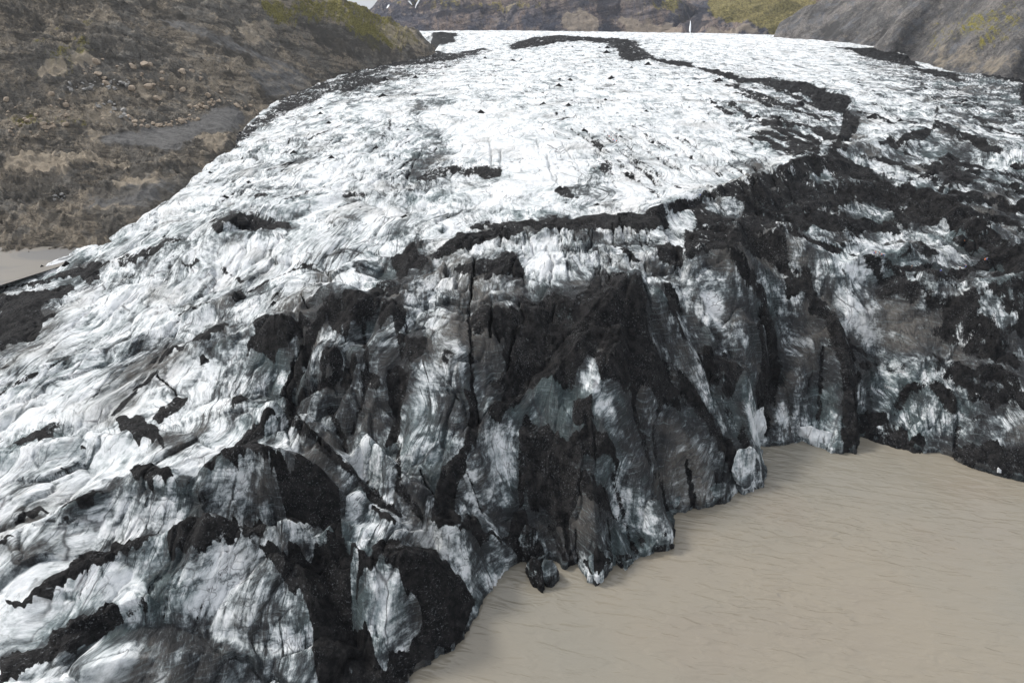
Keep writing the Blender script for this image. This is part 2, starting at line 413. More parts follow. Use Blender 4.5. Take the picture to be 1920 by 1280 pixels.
def tag(o, label=None, cat=None, group=None, kind=None):
    if label: o["label"] = label
    if cat: o["category"] = cat
    if group: o["group"] = group
    if kind: o["kind"] = kind
    return o

#@@GLACIER
# ------------------------------------------------------------------ the glacier
ys = [62.0]
while ys[-1] < 1900:
    y = ys[-1]; ppm = 683 * 105 / (y * y + 105 * 105)
    ys.append(y + min(3.2, max(.26, .62 / ppm)))
G = Sheet(-1.5, 1.5, 1560, ys)
pts = []; edges = []
shore = [(640, 1450), (735, 1330), (765, 1285), (778, 1256), (815, 1240), (852, 1215), (882, 1172), (915, 1120), (935, 1085), (955, 1064), (978, 1056), (1002, 1062), (1030, 1048), (1062, 1068), (1085, 1062), (1102, 1092), (1120, 1098), (1145, 1066), (1151, 1052), (1172, 1068), (1186, 1058), (1202, 1040), (1236, 1034), (1264, 1026),
         (1262, 985), (1256, 964), (1300, 957), (1338, 950), (1380, 922), (1400, 926), (1430, 914), (1434, 880), (1424, 838), (1445, 836), (1470, 836), (1500, 826), (1530, 836), (1560, 848), (1606, 852), (1612, 818), (1640, 822), (1700, 840), (1730, 850), (1765, 848), (1800, 868), (1868, 893), (1925, 905), (2100, 950), (2400, 1000), (2900, 1080)]
shx, shy = [q[0] for q in shore[2:]], [q[1] for q in shore[2:]]
for k in range(1, len(shx)): shx[k] = max(shx[k], shx[k - 1] + 1)
def cap(px, py, z, slope=.85):
    """the front nowhere stands steeper than this above the waterline below it"""
    if px < 765 or py < 440: return z
    sy = float(np.interp(px, shx, shy)); ys_ = Z(px, sy, 0)[1]
    dx, dy, dz = ray(px, py); c = float(dy / -dz)
    return min(z, max(1.5, (slope * (H * c - ys_) + 1.5) / (1 + slope * c)))
def line(*p, closed=False):
    i0 = len(pts)
    for q in p: pts.append(Z(q[0], q[1], cap(*q)))
    for k in range(i0, len(pts) - 1): edges.append((k, k + 1))
def spots(*p):
    for q in p: pts.append(Z(*q))
# general surface
spots((810, 62, 74), (1050, 68, 75), (1300, 76, 74), (1530, 84, 72), (1640, 104, 70), (1800, 155, 67), (1920, 190, 65),
      (640, 150, 61), (900, 140, 68), (1200, 140, 70), (1500, 160, 69), (1700, 180, 67), (1080, 100, 72), (1400, 110, 71),
      (470, 262, 51), (700, 250, 60), (950, 240, 66), (1200, 250, 66.5), (1450, 250, 66), (1700, 250, 63), (1920, 280, 59),
      (340, 368, 43), (500, 350, 51), (700, 350, 58), (1200, 350, 64), (1390, 335, 64),
      (230, 440, 33), (450, 430, 46), (650, 420, 54), (1050, 405, 63),
      (0, 530, 20), (150, 503, 27), (300, 520, 36), (500, 520, 43), (700, 480, 52),
      (0, 640, 24), (150, 620, 28), (300, 620, 33), (420, 600, 38), (0, 800, 22), (120, 720, 27), (200, 800, 28), (100, 880, 26),
      (2150, 230, 62), (2400, 300, 60), (2400, 500, 48), (2150, 420, 50), (2150, 600, 40), (2400, 650, 34), (2150, 760, 26),
      (-300, 700, 18), (-300, 900, 16), (-300, 1100, 15), (-300, 1400, 12), (0, 1400, 12), (400, 1450, 9), (-700, 1000, 12), (-800, 1500, 10), (0, 1700, 8), (500, 1700, 4), (-900, 700, 10), (-300, 600, 12))
# far behind the crest the ice surface rolls gently down
for a_, y_, z_ in ((-.3, 1650, 66), (0, 1700, 66), (.25, 1600, 66), (.5, 1500, 62), (-.3, 1920, 40), (0, 1920, 45), (.3, 1920, 45), (.7, 1920, 40), (1.0, 1500, 40), (1.5, 1300, 40)): pts.append((a_ * y_, y_, z_))
# left margin where the ice dives under the scree
line((825, 80, 66), (815, 102, 66), (640, 140, 60), (500, 198, 54), (440, 262, 48), (330, 362, 40), (205, 447, 30), (100, 488, 24), (0, 519, 19), (-300, 600, 6))
m_in = [(825, 80, 66), (815, 102, 66), (640, 140, 60), (500, 198, 54), (440, 262, 48), (330, 362, 40), (205, 447, 30), (100, 488, 24), (0, 519, 19), (-300, 600, 6), (-1100, 820, 0)]
for q in m_in:
    x, y, z = Z(*q); pts.append((x - 25, y + 4, z - 30)); pts.append((x - 260, y + 40, z - 60))
# right margin
for q in ((1530, 75, 71), (1600, 80, 70), (1650, 89, 70), (1700, 103, 69), (1740, 119, 68), (1775, 131, 67), (1820, 138, 66), (1920, 151, 65), (2200, 180, 62), (2600, 250, 60)):
    x, y, z = Z(*q); pts.append((x, y, z)); pts.append((x + 25, y + 10, z - 30)); pts.append((x + 260, y + 60, z - 60))
# shoreline, with the lake bed falling away in front of it
SH = [Z(x, y, 0) for x, y in shore]
i0 = len(pts)
for x, y, z in SH: pts.append((x, y, 0.3))
for k in range(i0, len(pts) - 1): edges.append((k, k + 1))
cx, cy = 60, 60
for k, (x, y, z) in enumerate(SH[1:-1], 1):
    tx, ty = SH[k + 1][0] - SH[k - 1][0], SH[k + 1][1] - SH[k - 1][1]; L = math.hypot(tx, ty)
    nx, ny = ty / L, -tx / L                      # towards the water (towards the camera side)
    if k % 2 == 0: pts.append((x + nx * 1.2 , y + ny * 1.2 - .8, -5))
for px_, py_ in ((900, 1400), (1100, 1200), (1400, 1050), (1700, 950), (2000, 1000), (2400, 1200), (900, 1800), (1500, 1800), (2600, 1500), (3000, 1300), (1330, 1000), (1500, 880), (1180, 1130), (1000, 1180), (1800, 920)):
    x, y, z = Z(px_, py_, 0); pts.append((x, y, -14))
# crest and valley lines of the broken front, as surveyed
line((0, 1048, 22), (60, 1020, 26), (120, 965, 29), (220, 922, 32), (330, 908, 35), (352, 904, 36))
line((-60, 1150, 17), (0, 1135, 18), (90, 1112, 20), (180, 1062, 22), (285, 1008, 25), (310, 1000, 26))
line((80, 1110, 21), (170, 1070, 25), (300, 1012, 29), (345, 985, 31), (395, 972, 34), (430, 985, 32), (460, 1008, 30))
line((-100, 1260, 13), (0, 1232, 15), (100, 1213, 16), (230, 1172, 18), (350, 1183, 17), (500, 1213, 14), (585, 1215, 12))
line((200, 1150, 22), (330, 1100, 26), (460, 1060, 26), (540, 1090, 22), (575, 1150, 17))
line((0, 1300, 18), (180, 1250, 20), (330, 1215, 20), (450, 1225, 17), (560, 1230, 14)); line((0, 1370, 12), (300, 1350, 10), (560, 1330, 8))
line((230, 892, 34), (280, 882, 36), (330, 890, 36)); line((100, 935, 26), (180, 905, 28), (240, 900, 29))
line((0, 850, 24), (120, 832, 29), (250, 820, 31), (300, 815, 32))
line((352, 904, 36), (375, 945, 33), (392, 972, 31))
line((368, 900, 34), (400, 875, 38), (455, 855, 41), (505, 851, 43), (560, 860, 42), (600, 888, 38), (636, 925, 34), (642, 990, 28))
line((395, 975, 29), (470, 982, 27), (560, 985, 25), (640, 1000, 25))
line((462, 990, 28), (530, 982, 30), (590, 1000, 28), (650, 1005, 29), (700, 1005, 29), (745, 988, 29), (800, 985, 29), (860, 995, 27), (900, 1010, 23), (940, 1030, 17), (976, 1052, 7))
line((650, 1008, 28), (700, 1015, 28), (760, 1022, 27), (820, 1045, 24), (860, 1090, 16), (885, 1150, 5))
line((640, 1040, 23), (690, 1050, 25), (740, 1100, 20), (770, 1180, 11), (790, 1230, 4))
line((590, 1040, 22), (640, 1120, 15), (670, 1200, 9), (700, 1255, 5), (725, 1310, 1))
line((640, 970, 27), (720, 965, 25), (800, 970, 24), (870, 985, 22)); line((862, 1000, 25), (880, 1060, 16), (905, 1110, 4)); line((830, 1010, 25), (850, 1070, 15), (878, 1120, 8))
# blocks of the left centre
line((420, 610, 38), (480, 648, 42), (510, 618, 46), (540, 603, 49), (590, 598, 48)); line((395, 745, 34), (430, 738, 36), (500, 745, 35), (545, 740, 34))
line((300, 690, 33), (330, 655, 37), (420, 612, 39)); line((250, 720, 30), (320, 760, 30), (345, 745, 31))
line((615, 552, 54), (680, 558, 55), (735, 585, 52), (765, 612, 50)); line((600, 640, 44), (570, 690, 44), (560, 720, 40), (540, 765, 36))
line((590, 658, 47), (640, 655, 48), (700, 680, 46), (745, 700, 44)); line((560, 770, 34), (620, 800, 32), (690, 825, 31), (735, 850, 30))
line((450, 745, 38), (400, 800, 36), (300, 830, 33)); line((515, 772, 39), (470, 845, 36), (400, 870, 35)); line((518, 775, 39), (580, 815, 35), (625, 860, 33), (670, 920, 30), (720, 965, 26))
line((640, 860, 33), (690, 828, 36), (740, 870, 34), (785, 930, 28), (830, 975, 24)); line((690, 828, 36), (700, 900, 29), (690, 945, 27))
line((770, 540, 56), (880, 520, 58), (1000, 535, 58)); line((748, 640, 50), (790, 690, 46), (765, 760, 39), (745, 850, 32), (760, 900, 29))
line((800, 600, 53), (880, 610, 53)); line((905, 600, 54), (930, 650, 50), (945, 740, 42), (920, 790, 38))
line((882, 560, 55), (880, 640, 49), (885, 760, 39), (898, 850, 29), (850, 920, 25), (845, 980, 22))
line((865, 860, 30), (945, 783, 41), (1000, 828, 37), (1032, 900, 28), (1060, 980, 15), (1086, 1055, 2)); line((945, 783, 41), (930, 880, 31), (940, 975, 20), (960, 1030, 12))
line((1190, 520, 60), (1130, 572, 57), (1080, 640, 51), (1020, 700, 47), (980, 745, 42), (930, 800, 37)); line((930, 576, 56), (1030, 582, 56), (1130, 572, 57))
line((1190, 520, 60), (1232, 585, 55), (1265, 650, 50), (1320, 740, 40), (1375, 805, 30), (1405, 850, 22), (1424, 880, 12))
line((1190, 520, 60), (1160, 620, 52), (1115, 700, 46), (1105, 780, 39), (1150, 860, 31), (1200, 925, 22), (1240, 980, 12), (1260, 1015, 4))
line((1020, 700, 47), (1060, 790, 38), (1110, 880, 28), (1150, 960, 17), (1168, 1055, 3)); line((1060, 790, 38), (1080, 900, 25), (1115, 1000, 11), (1120, 1085, 2))
line((1080, 760, 38), (1050, 860, 30), (1055, 900, 26)); line((1240, 640, 48), (1220, 740, 38), (1185, 850, 26), (1215, 920, 14), (1245, 955, 3))
line((1265, 795, 33), (1225, 850, 25), (1222, 890, 18)); line((1265, 795, 33), (1300, 850, 25), (1300, 945, 3)); line((1265, 795, 33), (1330, 830, 25), (1360, 860, 19), (1385, 910, 4)); line((1300, 880, 20), (1345, 865, 21), (1360, 915, 6))
line((1390, 850, 20), (1415, 860, 15), (1425, 905, 3))
# right faces
line((1280, 520, 56), (1370, 478, 60), (1470, 540, 55), (1545, 570, 50), (1562, 620, 45), (1600, 680, 38), (1604, 750, 22), (1606, 845, 2))
line((1270, 560, 50), (1330, 600, 50), (1400, 590, 47), (1470, 620, 43)); line((1290, 640, 43), (1340, 690, 40), (1400, 690, 36))
line((1255, 560, 52), (1290, 620, 43), (1350, 720, 33), (1400, 780, 24), (1420, 830, 3)); line((1430, 600, 45), (1452, 680, 30), (1440, 740, 16), (1425, 800, 5))
line((1545, 570, 50), (1520, 640, 40), (1500, 690, 33), (1468, 740, 22), (1450, 790, 11), (1445, 830, 2)); line((1530, 700, 32), (1515, 760, 18), (1500, 822, 2)); line((1560, 690, 34), (1570, 770, 18), (1565, 842, 3))
line((1560, 540, 50), (1600, 590, 46), (1650, 645, 40), (1710, 690, 35), (1760, 725, 32), (1810, 765, 27), (1860, 800, 22), (1925, 825, 18))
line((1620, 660, 35), (1605, 720, 24), (1612, 790, 6), (1625, 815, 1)); line((1645, 690, 33), (1665, 690, 33), (1695, 745, 22), (1680, 825, 4)); line((1700, 730, 29), (1740, 712, 32), (1780, 760, 24), (1795, 850, 4))
line((1690, 770, 17), (1700, 830, 3)); line((1830, 790, 22), (1850, 870, 4)); line((1800, 780, 22), (1815, 860, 2)); line((2150, 850, 20), (2400, 800, 24))
# hinterland hills right
line((900, 425, 60), (1080, 405, 64), (1230, 398, 66), (1330, 365, 67), (1430, 335, 68), (1510, 305, 68), (1560, 280, 68)); line((1240, 420, 61), (1330, 395, 62), (1480, 380, 61), (1560, 420, 56), (1650, 500, 48))
line((1430, 335, 68), (1380, 420, 62), (1400, 470, 59)); line((1560, 300, 66), (1640, 330, 63), (1700, 355, 60), (1740, 365, 60), (1800, 400, 56), (1840, 440, 52), (1920, 475, 50))
line((1740, 238, 67), (1650, 265, 65), (1600, 285, 64)); line((1740, 238, 67), (1830, 270, 64), (1920, 300, 61)); line((1600, 300, 61), (1700, 290, 60), (1830, 310, 57), (1930, 330, 56))
line((1560, 350, 60), (1680, 400, 53), (1760, 430, 50)); line((1790, 330, 60), (1830, 320, 61), (1900, 350, 56)); line((1760, 350, 56), (1850, 380, 52), (1930, 400, 50))
line((1600, 430, 53), (1700, 465, 48), (1790, 485, 46), (1880, 505, 43)); line((1580, 495, 52), (1660, 495, 52), (1720, 520, 48), (1790, 560, 44), (1860, 620, 37))
line((1670, 555, 46), (1720, 550, 47), (1790, 560, 44)); line((1640, 520, 46), (1700, 540, 44)); line((1780, 590, 41), (1830, 555, 46), (1920, 545, 47)); line((1660, 590, 42), (1760, 610, 39), (1870, 650, 34), (1930, 670, 32))
line((1780, 670, 34), (1860, 690, 33), (1930, 690, 33)); line((1750, 690, 31), (1850, 740, 27), (1930, 750, 26))
# upper terraces
line((780, 215, 62), (800, 240, 61), (840, 270, 60)); line((800, 300, 60), (860, 308, 61.5), (945, 312, 63)); line((800, 330, 57), (870, 336, 57), (945, 330, 60))
line((400, 445, 47), (450, 402, 52), (500, 430, 47)); line((870, 450, 62), (960, 480, 60), (990, 520, 57)); line((740, 480, 55), (775, 462, 58), (830, 455, 61)); line((740, 520, 50), (800, 520, 53))
G.tin(pts, edges, -40)
# land and lake: the waterline as surveyed, roughened by a metre or so
WP = np.array([(-40.0, -200.0)] + [(x, y) for x, y, z in SH] + [(SH[-1][0] + 2000, SH[-1][1]), (3000.0, -200.0)])
qx = G.X + fbm(G.X / 5, G.Y / 5, 3, 301, .6) * 2.0; qy = G.Y + fbm(G.X / 5 + 7, G.Y / 5, 3, 302, .6) * 2.0
wet = np.zeros(G.X.shape, bool)
nrow = int(np.searchsorted(G.y, 400))
for k in range(len(WP)):
    (xa, ya), (xb, yb) = WP[k], WP[(k + 1) % len(WP)]
    if ya == yb: continue
    X_, Y_ = qx[:nrow], qy[:nrow]
    c = (ya > Y_) != (yb > Y_)
    wet[:nrow] ^= c & (X_ < (xb - xa) * (Y_ - ya) / (yb - ya) + xa)
base = np.where(wet, -6.0, np.where(G.Y < 330, np.maximum(G.z, 1.2), G.z))
# where the ice is broken up, amplitude of the relief in metres
amp = np.full(G.X.shape, .8, np.float32)
XW, YW = G.X, G.Y
for poly, v in (
    ([(-600, 480), (200, 440), (450, 260), (800, 240), (1000, 420), (860, 460), (700, 560), (500, 600), (420, 640), (300, 800), (200, 1400), (-600, 1500)], 1.7),
    ([(620, 480), (880, 440), (1250, 440), (1400, 420), (1620, 560), (1950, 800), (3000, 950), (1900, 1000), (1200, 1200), (800, 1400), (760, 1000), (640, 980), (600, 860), (480, 800), (400, 700)], 3.0),
    ([(-300, 900), (300, 850), (560, 840), (700, 980), (980, 1040), (760, 1300), (700, 1700), (-300, 1700)], 2.1),
    ([(1250, 420), (1560, 300), (1950, 300), (2800, 500), (2800, 800), (1950, 780), (1620, 560), (1400, 440)], 2.4),
    ([(960, 560), (1195, 505), (1260, 620), (1330, 760), (1270, 1040), (1060, 1070), (960, 800)], 1.8),
    ([(1450, 150), (1950, 160), (2600, 200), (2600, 400), (1600, 290), (1300, 340)], 1.6)):
    paint(G, amp, poly, v, 40, G.X, G.Y)
spread = 1 + .35 * np.exp(-G.Y / 400) + .5 * np.exp(-(G.Y - 80) / 60) * (G.X < 0)
S = G.X / spread; Tt = G.Y
wx = fbm(G.X / 60, G.Y / 60, 3, 11) * 14; wy = fbm(G.X / 60 + 9, G.Y / 60, 3, 12) * 18
S1 = (S + wx); T1 = (Tt + wy)
hol = np.abs(fbm(S1 / 19, T1 / 32, 3, 21, .42)); bill = np.sqrt(hol + .004) * 2.2 - 1
rid = ridged(S1 / 19, T1 / 30, 4, 31, .5) * 2 - 1
lft = smooth(30, -60, G.X)
near = smooth(700, 300, G.Y)
rel = amp * (lft * bill * 1.2 + (1 - lft) * rid * .8)
bx = fbm(S1 / 9, T1 / 14, 3, 45, .55) * .30; by = fbm(S1 / 9 + 4, T1 / 14, 3, 46, .55) * .30
f1, f2, hh, ox, oy = worley(S1 / 15 + bx, T1 / 22 + by, 5)
g1, g2, gh, px2, py2 = worley(S1 / 5.6 + bx * 1.8, T1 / 8.5 + by * 1.8, 6)
q1, q2, qh, px3, py3 = worley(S1 / 2.3 + bx * 3, T1 / 3.4 + by * 3, 8)
edge1 = smooth(.10, .0, f2 - f1); edge2 = smooth(.12, .0, g2 - g1)
blocks = (.55 - f1 * 1.0) * .9 + (hh - .5) * .9 + tilt(hh, ox, oy, 1.1) - edge1 * .55
blocks += ((gh - .5) * .22 + tilt(gh, px2, py2, .30) - edge2 * .16)
blocks += (qh - .5) * .04 + tilt(qh, px3, py3, .08)
rel += amp * blocks * (.78 - .22 * lft)
rel += amp * .08 * fbm(S1 / 6, T1 / 15, 2, 41, .5)
rel += np.minimum(amp, 2) * .11 * near * (ridged(S1 / 3.5, T1 / 11, 3, 51) * 2 - 1)
arcs = ridged(G.X / 55 + wy / 30, (G.Y + .0009 * (G.X - 60) ** 2 + wx) / 21, 3, 61) * 2 - 1      # cross-flow waves of the flats
hint = np.zeros(G.X.shape, np.float32)
paint(G, hint, [(1300, 430), (1560, 300), (1950, 280), (2800, 400), (2800, 900), (1950, 780), (1600, 560)], 1, 30, G.X, G.Y)
rel = rel * (1 - .5 * hint) + arcs * (hint * 2.8 + (1 - hint) * .25)
dcl = np.minimum(np.maximum(base, 0) / 6, 1)          # calm at the waterline
G.z = base + rel * dcl
G.z = np.where(wet, -6.0, np.where(G.Y < 330, np.maximum(G.z, 1.6 + 2.2 * fbm(G.X / 6, G.Y / 6, 3, 303)), G.z))
# sharp crests of the spurs and ice hills
CARVE = np.zeros(G.X.shape, np.float32)
def crest_line(lines, width, height):
    for l in lines: carve(G, [(x, y + 8) for x, y in l], width, height)
crest_line([[(1190,520),(1100,640),(1030,730),(960,800)], [(1190,520),(1160,640),(1112,760),(1150,870),(1240,985)], [(1030,730),(1080,850),(1115,960),(1122,1040)], [(945,785),(1000,860),(1060,1000)], [(1235,560),(1310,700),(1390,810)], [(1370,480),(1470,545),(1560,600),(1600,700)], [(1530,640),(1470,740)], [(1265,795),(1300,870),(1312,930)], [(520,770),(620,850),(720,950)], [(690,828),(780,930)], [(620,550),(740,590)], [(430,645),(540,603),(600,600)]], 8.0, 4.5)
crest_line([[(1480,440),(1640,600),(1790,720)], [(1560,350),(1740,368),(1840,440),(1920,490)], [(1660,555),(1740,540),(1860,640)], [(1780,595),(1830,553),(1920,543)], [(1640,505),(1700,475),(1780,490)]], 11.0, 5.0)
crest_line([[(1240,400),(1430,335),(1560,285)], [(1740,238),(1650,265),(1600,285)], [(1740,238),(1920,300)]], 16.0, 5.0)
crest_line([[(30,1000),(220,915),(330,905)], [(80,1110),(300,1012),(395,972)], [(400,875),(505,850),(600,888)], [(745,990),(860,995),(940,1030)], [(0,850),(160,825),(300,812)], [(180,760),(300,690),(420,620)], [(60,690),(250,640),(420,560)]], 5.5, 2.2)
G.z = G.z + CARVE
CARVE = np.zeros(G.X.shape, np.float32)

# ---------------------------------------------------------------- stains and debris, laid on the ground outline by outline
ash = np.zeros(G.X.shape, np.float32); grime = np.full(G.X.shape, .10, np.float32)
wa = np.clip(G.Y * .010, .6, 7)
XW = G.X + fbm(G.X / wa / 3, G.Y / wa / 9, 3, 71, .6) * wa * 1.3
YW = G.Y + fbm(G.X / wa / 3 + 5, G.Y / wa / 9, 4, 72, .6) * wa * 2.6
bare = np.zeros(G.X.shape, np.float32)
def gp(v, poly, f=10, k=None):
    paint(G, grime, T(k, poly) if k else poly, v, f, XW, YW)
    if f <= 5 and v <= .32: paint(G, bare, T(k, poly) if k else poly, 1, 2, XW, YW, 'max')
def ap(v, poly, f=1, k=None): paint(G, ash, T(k, poly) if k else poly, v + .08 if v > .5 else v, f, XW, YW, 'max')
def noash(poly, f=2, k=None):
    paint(G, ash, T(k, poly) if k else poly, 0.0, f, XW, YW); paint(G, bare, T(k, poly) if k else poly, 1, 2, XW, YW, 'max')
def streak(k, lines, width, v):
    for l in lines: carve(G, T(k, l), width, 0.0, layer=ash, lval=v)
#@@DATA
BIG = 45
gp(.23, [(-900, 430), (200, 440), (450, 330), (700, 380), (850, 430), (620, 560), (420, 640), (400, 800), (500, 1000), (500, 1700), (-900, 1700)], BIG)
gp(.16, [(620, 200), (900, 110), (1050, 70), (1530, 90), (1700, 130), (1560, 300), (1250, 390), (950, 390), (700, 330)], BIG)
gp(.22, [(450, 260), (640, 160), (760, 130), (700, 250), (600, 350), (300, 400)], 25)
gp(.32, [(1600, 110), (1950, 200), (2600, 260), (2600, 400), (1950, 340), (1700, 250)], 25)
gp(.44, [(540, 560), (760, 480), (1100, 480), (1200, 520), (1260, 1000), (900, 1000), (640, 980), (560, 860), (400, 760)], 20)
gp(.84, [(900, 580), (1200, 510), (1300, 700), (1430, 860), (1270, 1030), (1100, 1060), (1000, 1040), (960, 940), (960, 780), (890, 740)], 12)
gp(.74, [(1260, 500), (1400, 460), (1600, 560), (1950, 800), (3000, 900), (3000, 1100), (1920, 910), (1440, 840), (1290, 700)], 15)
gp(.36, [(1240, 400), (1560, 300), (1950, 300), (3000, 450), (3000, 900), (1950, 790), (1620, 560), (1400, 450)], 25)
# (values: 0 bare ice, 1 closed cover)
# lower left: domes and the black strips between them
for v, p in ((.95, [(0,830),(90,830),(150,820),(240,740),(330,680),(430,590),(530,550),(690,510),(880,455),(830,500),(720,560),(600,610),(520,640),(420,700),(330,760),(300,800),(200,830),(120,860),(0,860)]),
    (.97, [(930,450),(1010,400),(1080,355),(1130,365),(1220,370),(1290,380),(1340,410),(1360,470),(1340,510),(1230,510),(1130,545),(1060,550),(990,570),(950,590),(945,510)]),
    (.93, [(1500,10),(1620,5),(1700,30),(1760,90),(1840,170),(1905,190),(1905,460),(1880,450),(1750,430),(1690,390),(1650,400),(1600,380),(1560,250),(1540,150)]),
    (.97, [(720,110),(790,80),(900,90),(970,120),(1000,160),(960,185),(880,180),(800,185),(740,160)]),
    (.95, [(80,385),(130,340),(200,322),(290,325),(240,350),(150,385)]),
    (.9, [(340,310),(450,240),(530,215),(620,220),(560,255),(480,290),(420,340),(330,400),(440,280)]),
    (.95, [(1110,110),(1190,30),(1230,0),(1420,0),(1380,15),(1270,30),(1180,80)]),
    (.9, [(0,1140),(150,1130),(260,1080),(330,990),(430,930),(540,910),(570,860),(620,850),(670,880),(695,950),(640,990),(560,1040),(470,1110),(330,1150),(200,1200),(110,1250),(0,1300)]),
    (.95, [(1430,520),(1560,530),(1700,540),(1800,510),(1960,500),(1960,1400),(1790,1400),(1740,1100),(1760,1050),(1730,900),(1700,800),(1620,760),(1520,650),(1480,590)]),
    (.85, [(1370,400),(1440,375),(1490,410),(1500,480),(1430,510),(1370,480)]),
    (.9, [(-60,530),(40,478),(95,475),(40,510),(0,525)]), (.8, [(250,100),(360,80),(410,85),(400,100),(330,102)]), (.9, [(440,60),(445,0),(475,0),(460,20)]),
    (.6, [(990,170),(1030,150),(1090,170),(1140,250),(1190,350),(1130,300),(1060,200),(1000,220)])): ap(v, p, 1, 7)
for v, p in ((.75, [(960,180),(1020,150),(1080,165),(1130,240),(1190,350),(1130,350),(1060,370),(1000,330),(960,260)]),
    (.85, [(1090,1090),(1150,1050),(1250,1060),(1330,1080),(1310,1200),(1200,1400),(1000,1400),(900,1230),(950,1150),(1050,1130)]),
    (.6, [(1330,1090),(1730,1100),(1780,1400),(1320,1400)]), (.7, [(560,1040),(700,970),(850,950),(1100,1000),(1200,1060),(1050,1100),(900,1080),(700,1060)]),
    (.5, [(560,180),(720,110),(800,185),(640,215)]), (.35, [(1300,550),(1480,600),(1620,760),(1700,800),(1740,1050),(1300,1080),(1250,800)]),
    (.42, [(860,650),(960,600),(900,760),(780,920),(720,930),(800,780)]), (.45, [(1180,300),(1350,150),(1500,0),(1560,250),(1650,400),(1380,380)])): gp(v, p, 8, 7)
gp(.06, T(7, [(200,760),(520,620),(880,500),(860,640),(760,880),(500,830),(300,860),(60,960)]), 10)
# the front dome, the black chute and the white plate
ap(.95, [(0,510),(150,520),(250,460),(310,490),(440,500),(520,530),(600,600),(680,720),(740,850),(780,880),(700,950),(640,1080),(600,1130),(520,1160),(420,1190),(360,1220),(380,1400),(-60,1400),(-60,1020),(60,980),(100,950),(90,780),(100,700),(100,590),(40,560)], 1, 8)
plate = [(160,620),(230,605),(290,640),(340,680),(370,800),(430,900),(450,960),(440,1040),(380,1060),(320,1110),(240,1170),(200,1130),(180,1020),(120,960),(90,850),(110,760),(130,680)]
noash(plate, 1, 8); gp(.22, plate, 3, 8)
for v, p in ((.9, [(600,30),(640,0),(690,20),(710,80),(690,130),(640,140),(630,220),(620,290),(660,350),(660,400),(600,410),(500,390),(500,330),(520,240),(550,120)]),
    (.9, [(140,330),(200,310),(260,340),(330,380),(300,390),(220,380)]),
    (.9, [(640,430),(700,350),(760,360),(790,430),(860,460),(940,470),(960,330),(1010,310),(1060,420),(1110,520),(1130,590),(1100,600),(1060,620),(1010,600),(900,500),(790,460)]),
    (.85, [(990,0),(1200,0),(1300,60),(1400,130),(1500,250),(1560,350),(1500,340),(1430,270),(1340,260),(1240,330),(1180,330),(1100,320),(1010,300),(980,200),(985,80)]),
    (.8, [(1510,600),(1640,600),(1600,650),(1540,640)]), (.85, [(1670,545),(1860,500),(1855,545),(1780,560)]), (.85, [(1340, 600), (1500, 560), (1510, 640), (1430, 760), (1370, 690)])): ap(v, p, 1, 8)
for v, p in ((.8, [(1000,350),(1120,340),(1200,420),(1260,560),(1290,650),(1240,640),(1150,580),(1100,470)]),
    (.22, [(1370,300),(1430,290),(1440,380),(1390,410)]), (.2, [(1500,240),(1540,240),(1560,300),(1530,330)]), (.12, [(1660,290),(1700,290),(1760,420),(1750,450),(1700,420)]), (.2, [(1450,380),(1480,380),(1490,520),(1440,560)]),
    (.18, [(0,340),(50,310),(110,330),(200,385),(260,400),(240,460),(130,490),(0,480)]), (.1, [(330,400),(480,395),(560,430),(520,500),(430,480),(330,485)]),
    (.3, [(560,500),(640,430),(720,450),(800,470),(880,490),(950,540),(1010,600),(900,670),(830,780),(760,860),(700,740),(620,620)]),
    (.25, [(640,130),(700,110),(740,200),(800,340),(700,360),(630,270)]), (.33, [(800,0),(960,0),(980,300),(880,360),(800,280)])): gp(v, p, 4, 8)
# right faces
for v, p in ((.8, [(0,0),(300,0),(570,30),(620,150),(720,260),(780,330),(900,470),(1050,560),(1030,590),(960,520),(850,420),(760,330),(650,250),(560,240),(450,150),(350,130),(250,150),(100,160),(0,190)]),
    (.85, [(560,250),(700,280),(800,350),(810,430),(700,440),(600,380)]), (.75, [(790,520),(840,560),(920,680),(970,760),(960,960),(970,1240),(880,1240),(860,1100),(890,900),(850,700),(800,620)]),
    (.7, [(400,560),(480,640),(520,740),(480,850),(420,960),(390,900),(430,750)]), (.75, [(120,700),(300,730),(350,790),(250,920),(200,880),(130,780)]),
    (.95, [(970,1020),(1060,1040),(1150,1080),(1300,1150),(1350,1190),(1330,1260),(1250,1230),(1100,1160),(960,1130)]),
    (.75, [(870,200),(1000,190),(1130,220),(1230,240),(1290,330),(1370,370),(1200,380),(1100,300),(950,300),(880,270)]), (.85, [(1170,370),(1290,360),(1390,380),(1300,460),(1180,450)]),
    (.85, [(1480,490),(1560,400),(1700,350),(2100,350),(2100,640),(1780,560),(1700,520),(1570,480)]), (.9, [(1270,210),(1370,210),(1440,260),(1400,280),(1290,240)]), (.8, [(1390,150),(1480,150),(1480,180),(1400,175)]),
    (.9, [(1520,50),(1560,25),(1620,50),(1700,100),(2100,100),(2100,340),(1750,220),(1620,270),(1450,265),(1480,240),(1650,210),(1700,150),(1600,110)]),
    (.9, [(1250,820),(1420,830),(1320,870),(1220,930),(1200,1000),(1170,1050),(1190,900)]), (.9, [(1500,870),(1700,880),(2100,930),(2100,1010),(1750,1000),(1600,930)]),
    (.85, [(1520,1180),(1640,1200),(2100,1220),(2100,1480),(1900,1420),(1560,1290)])): ap(v, p, 1, 6)
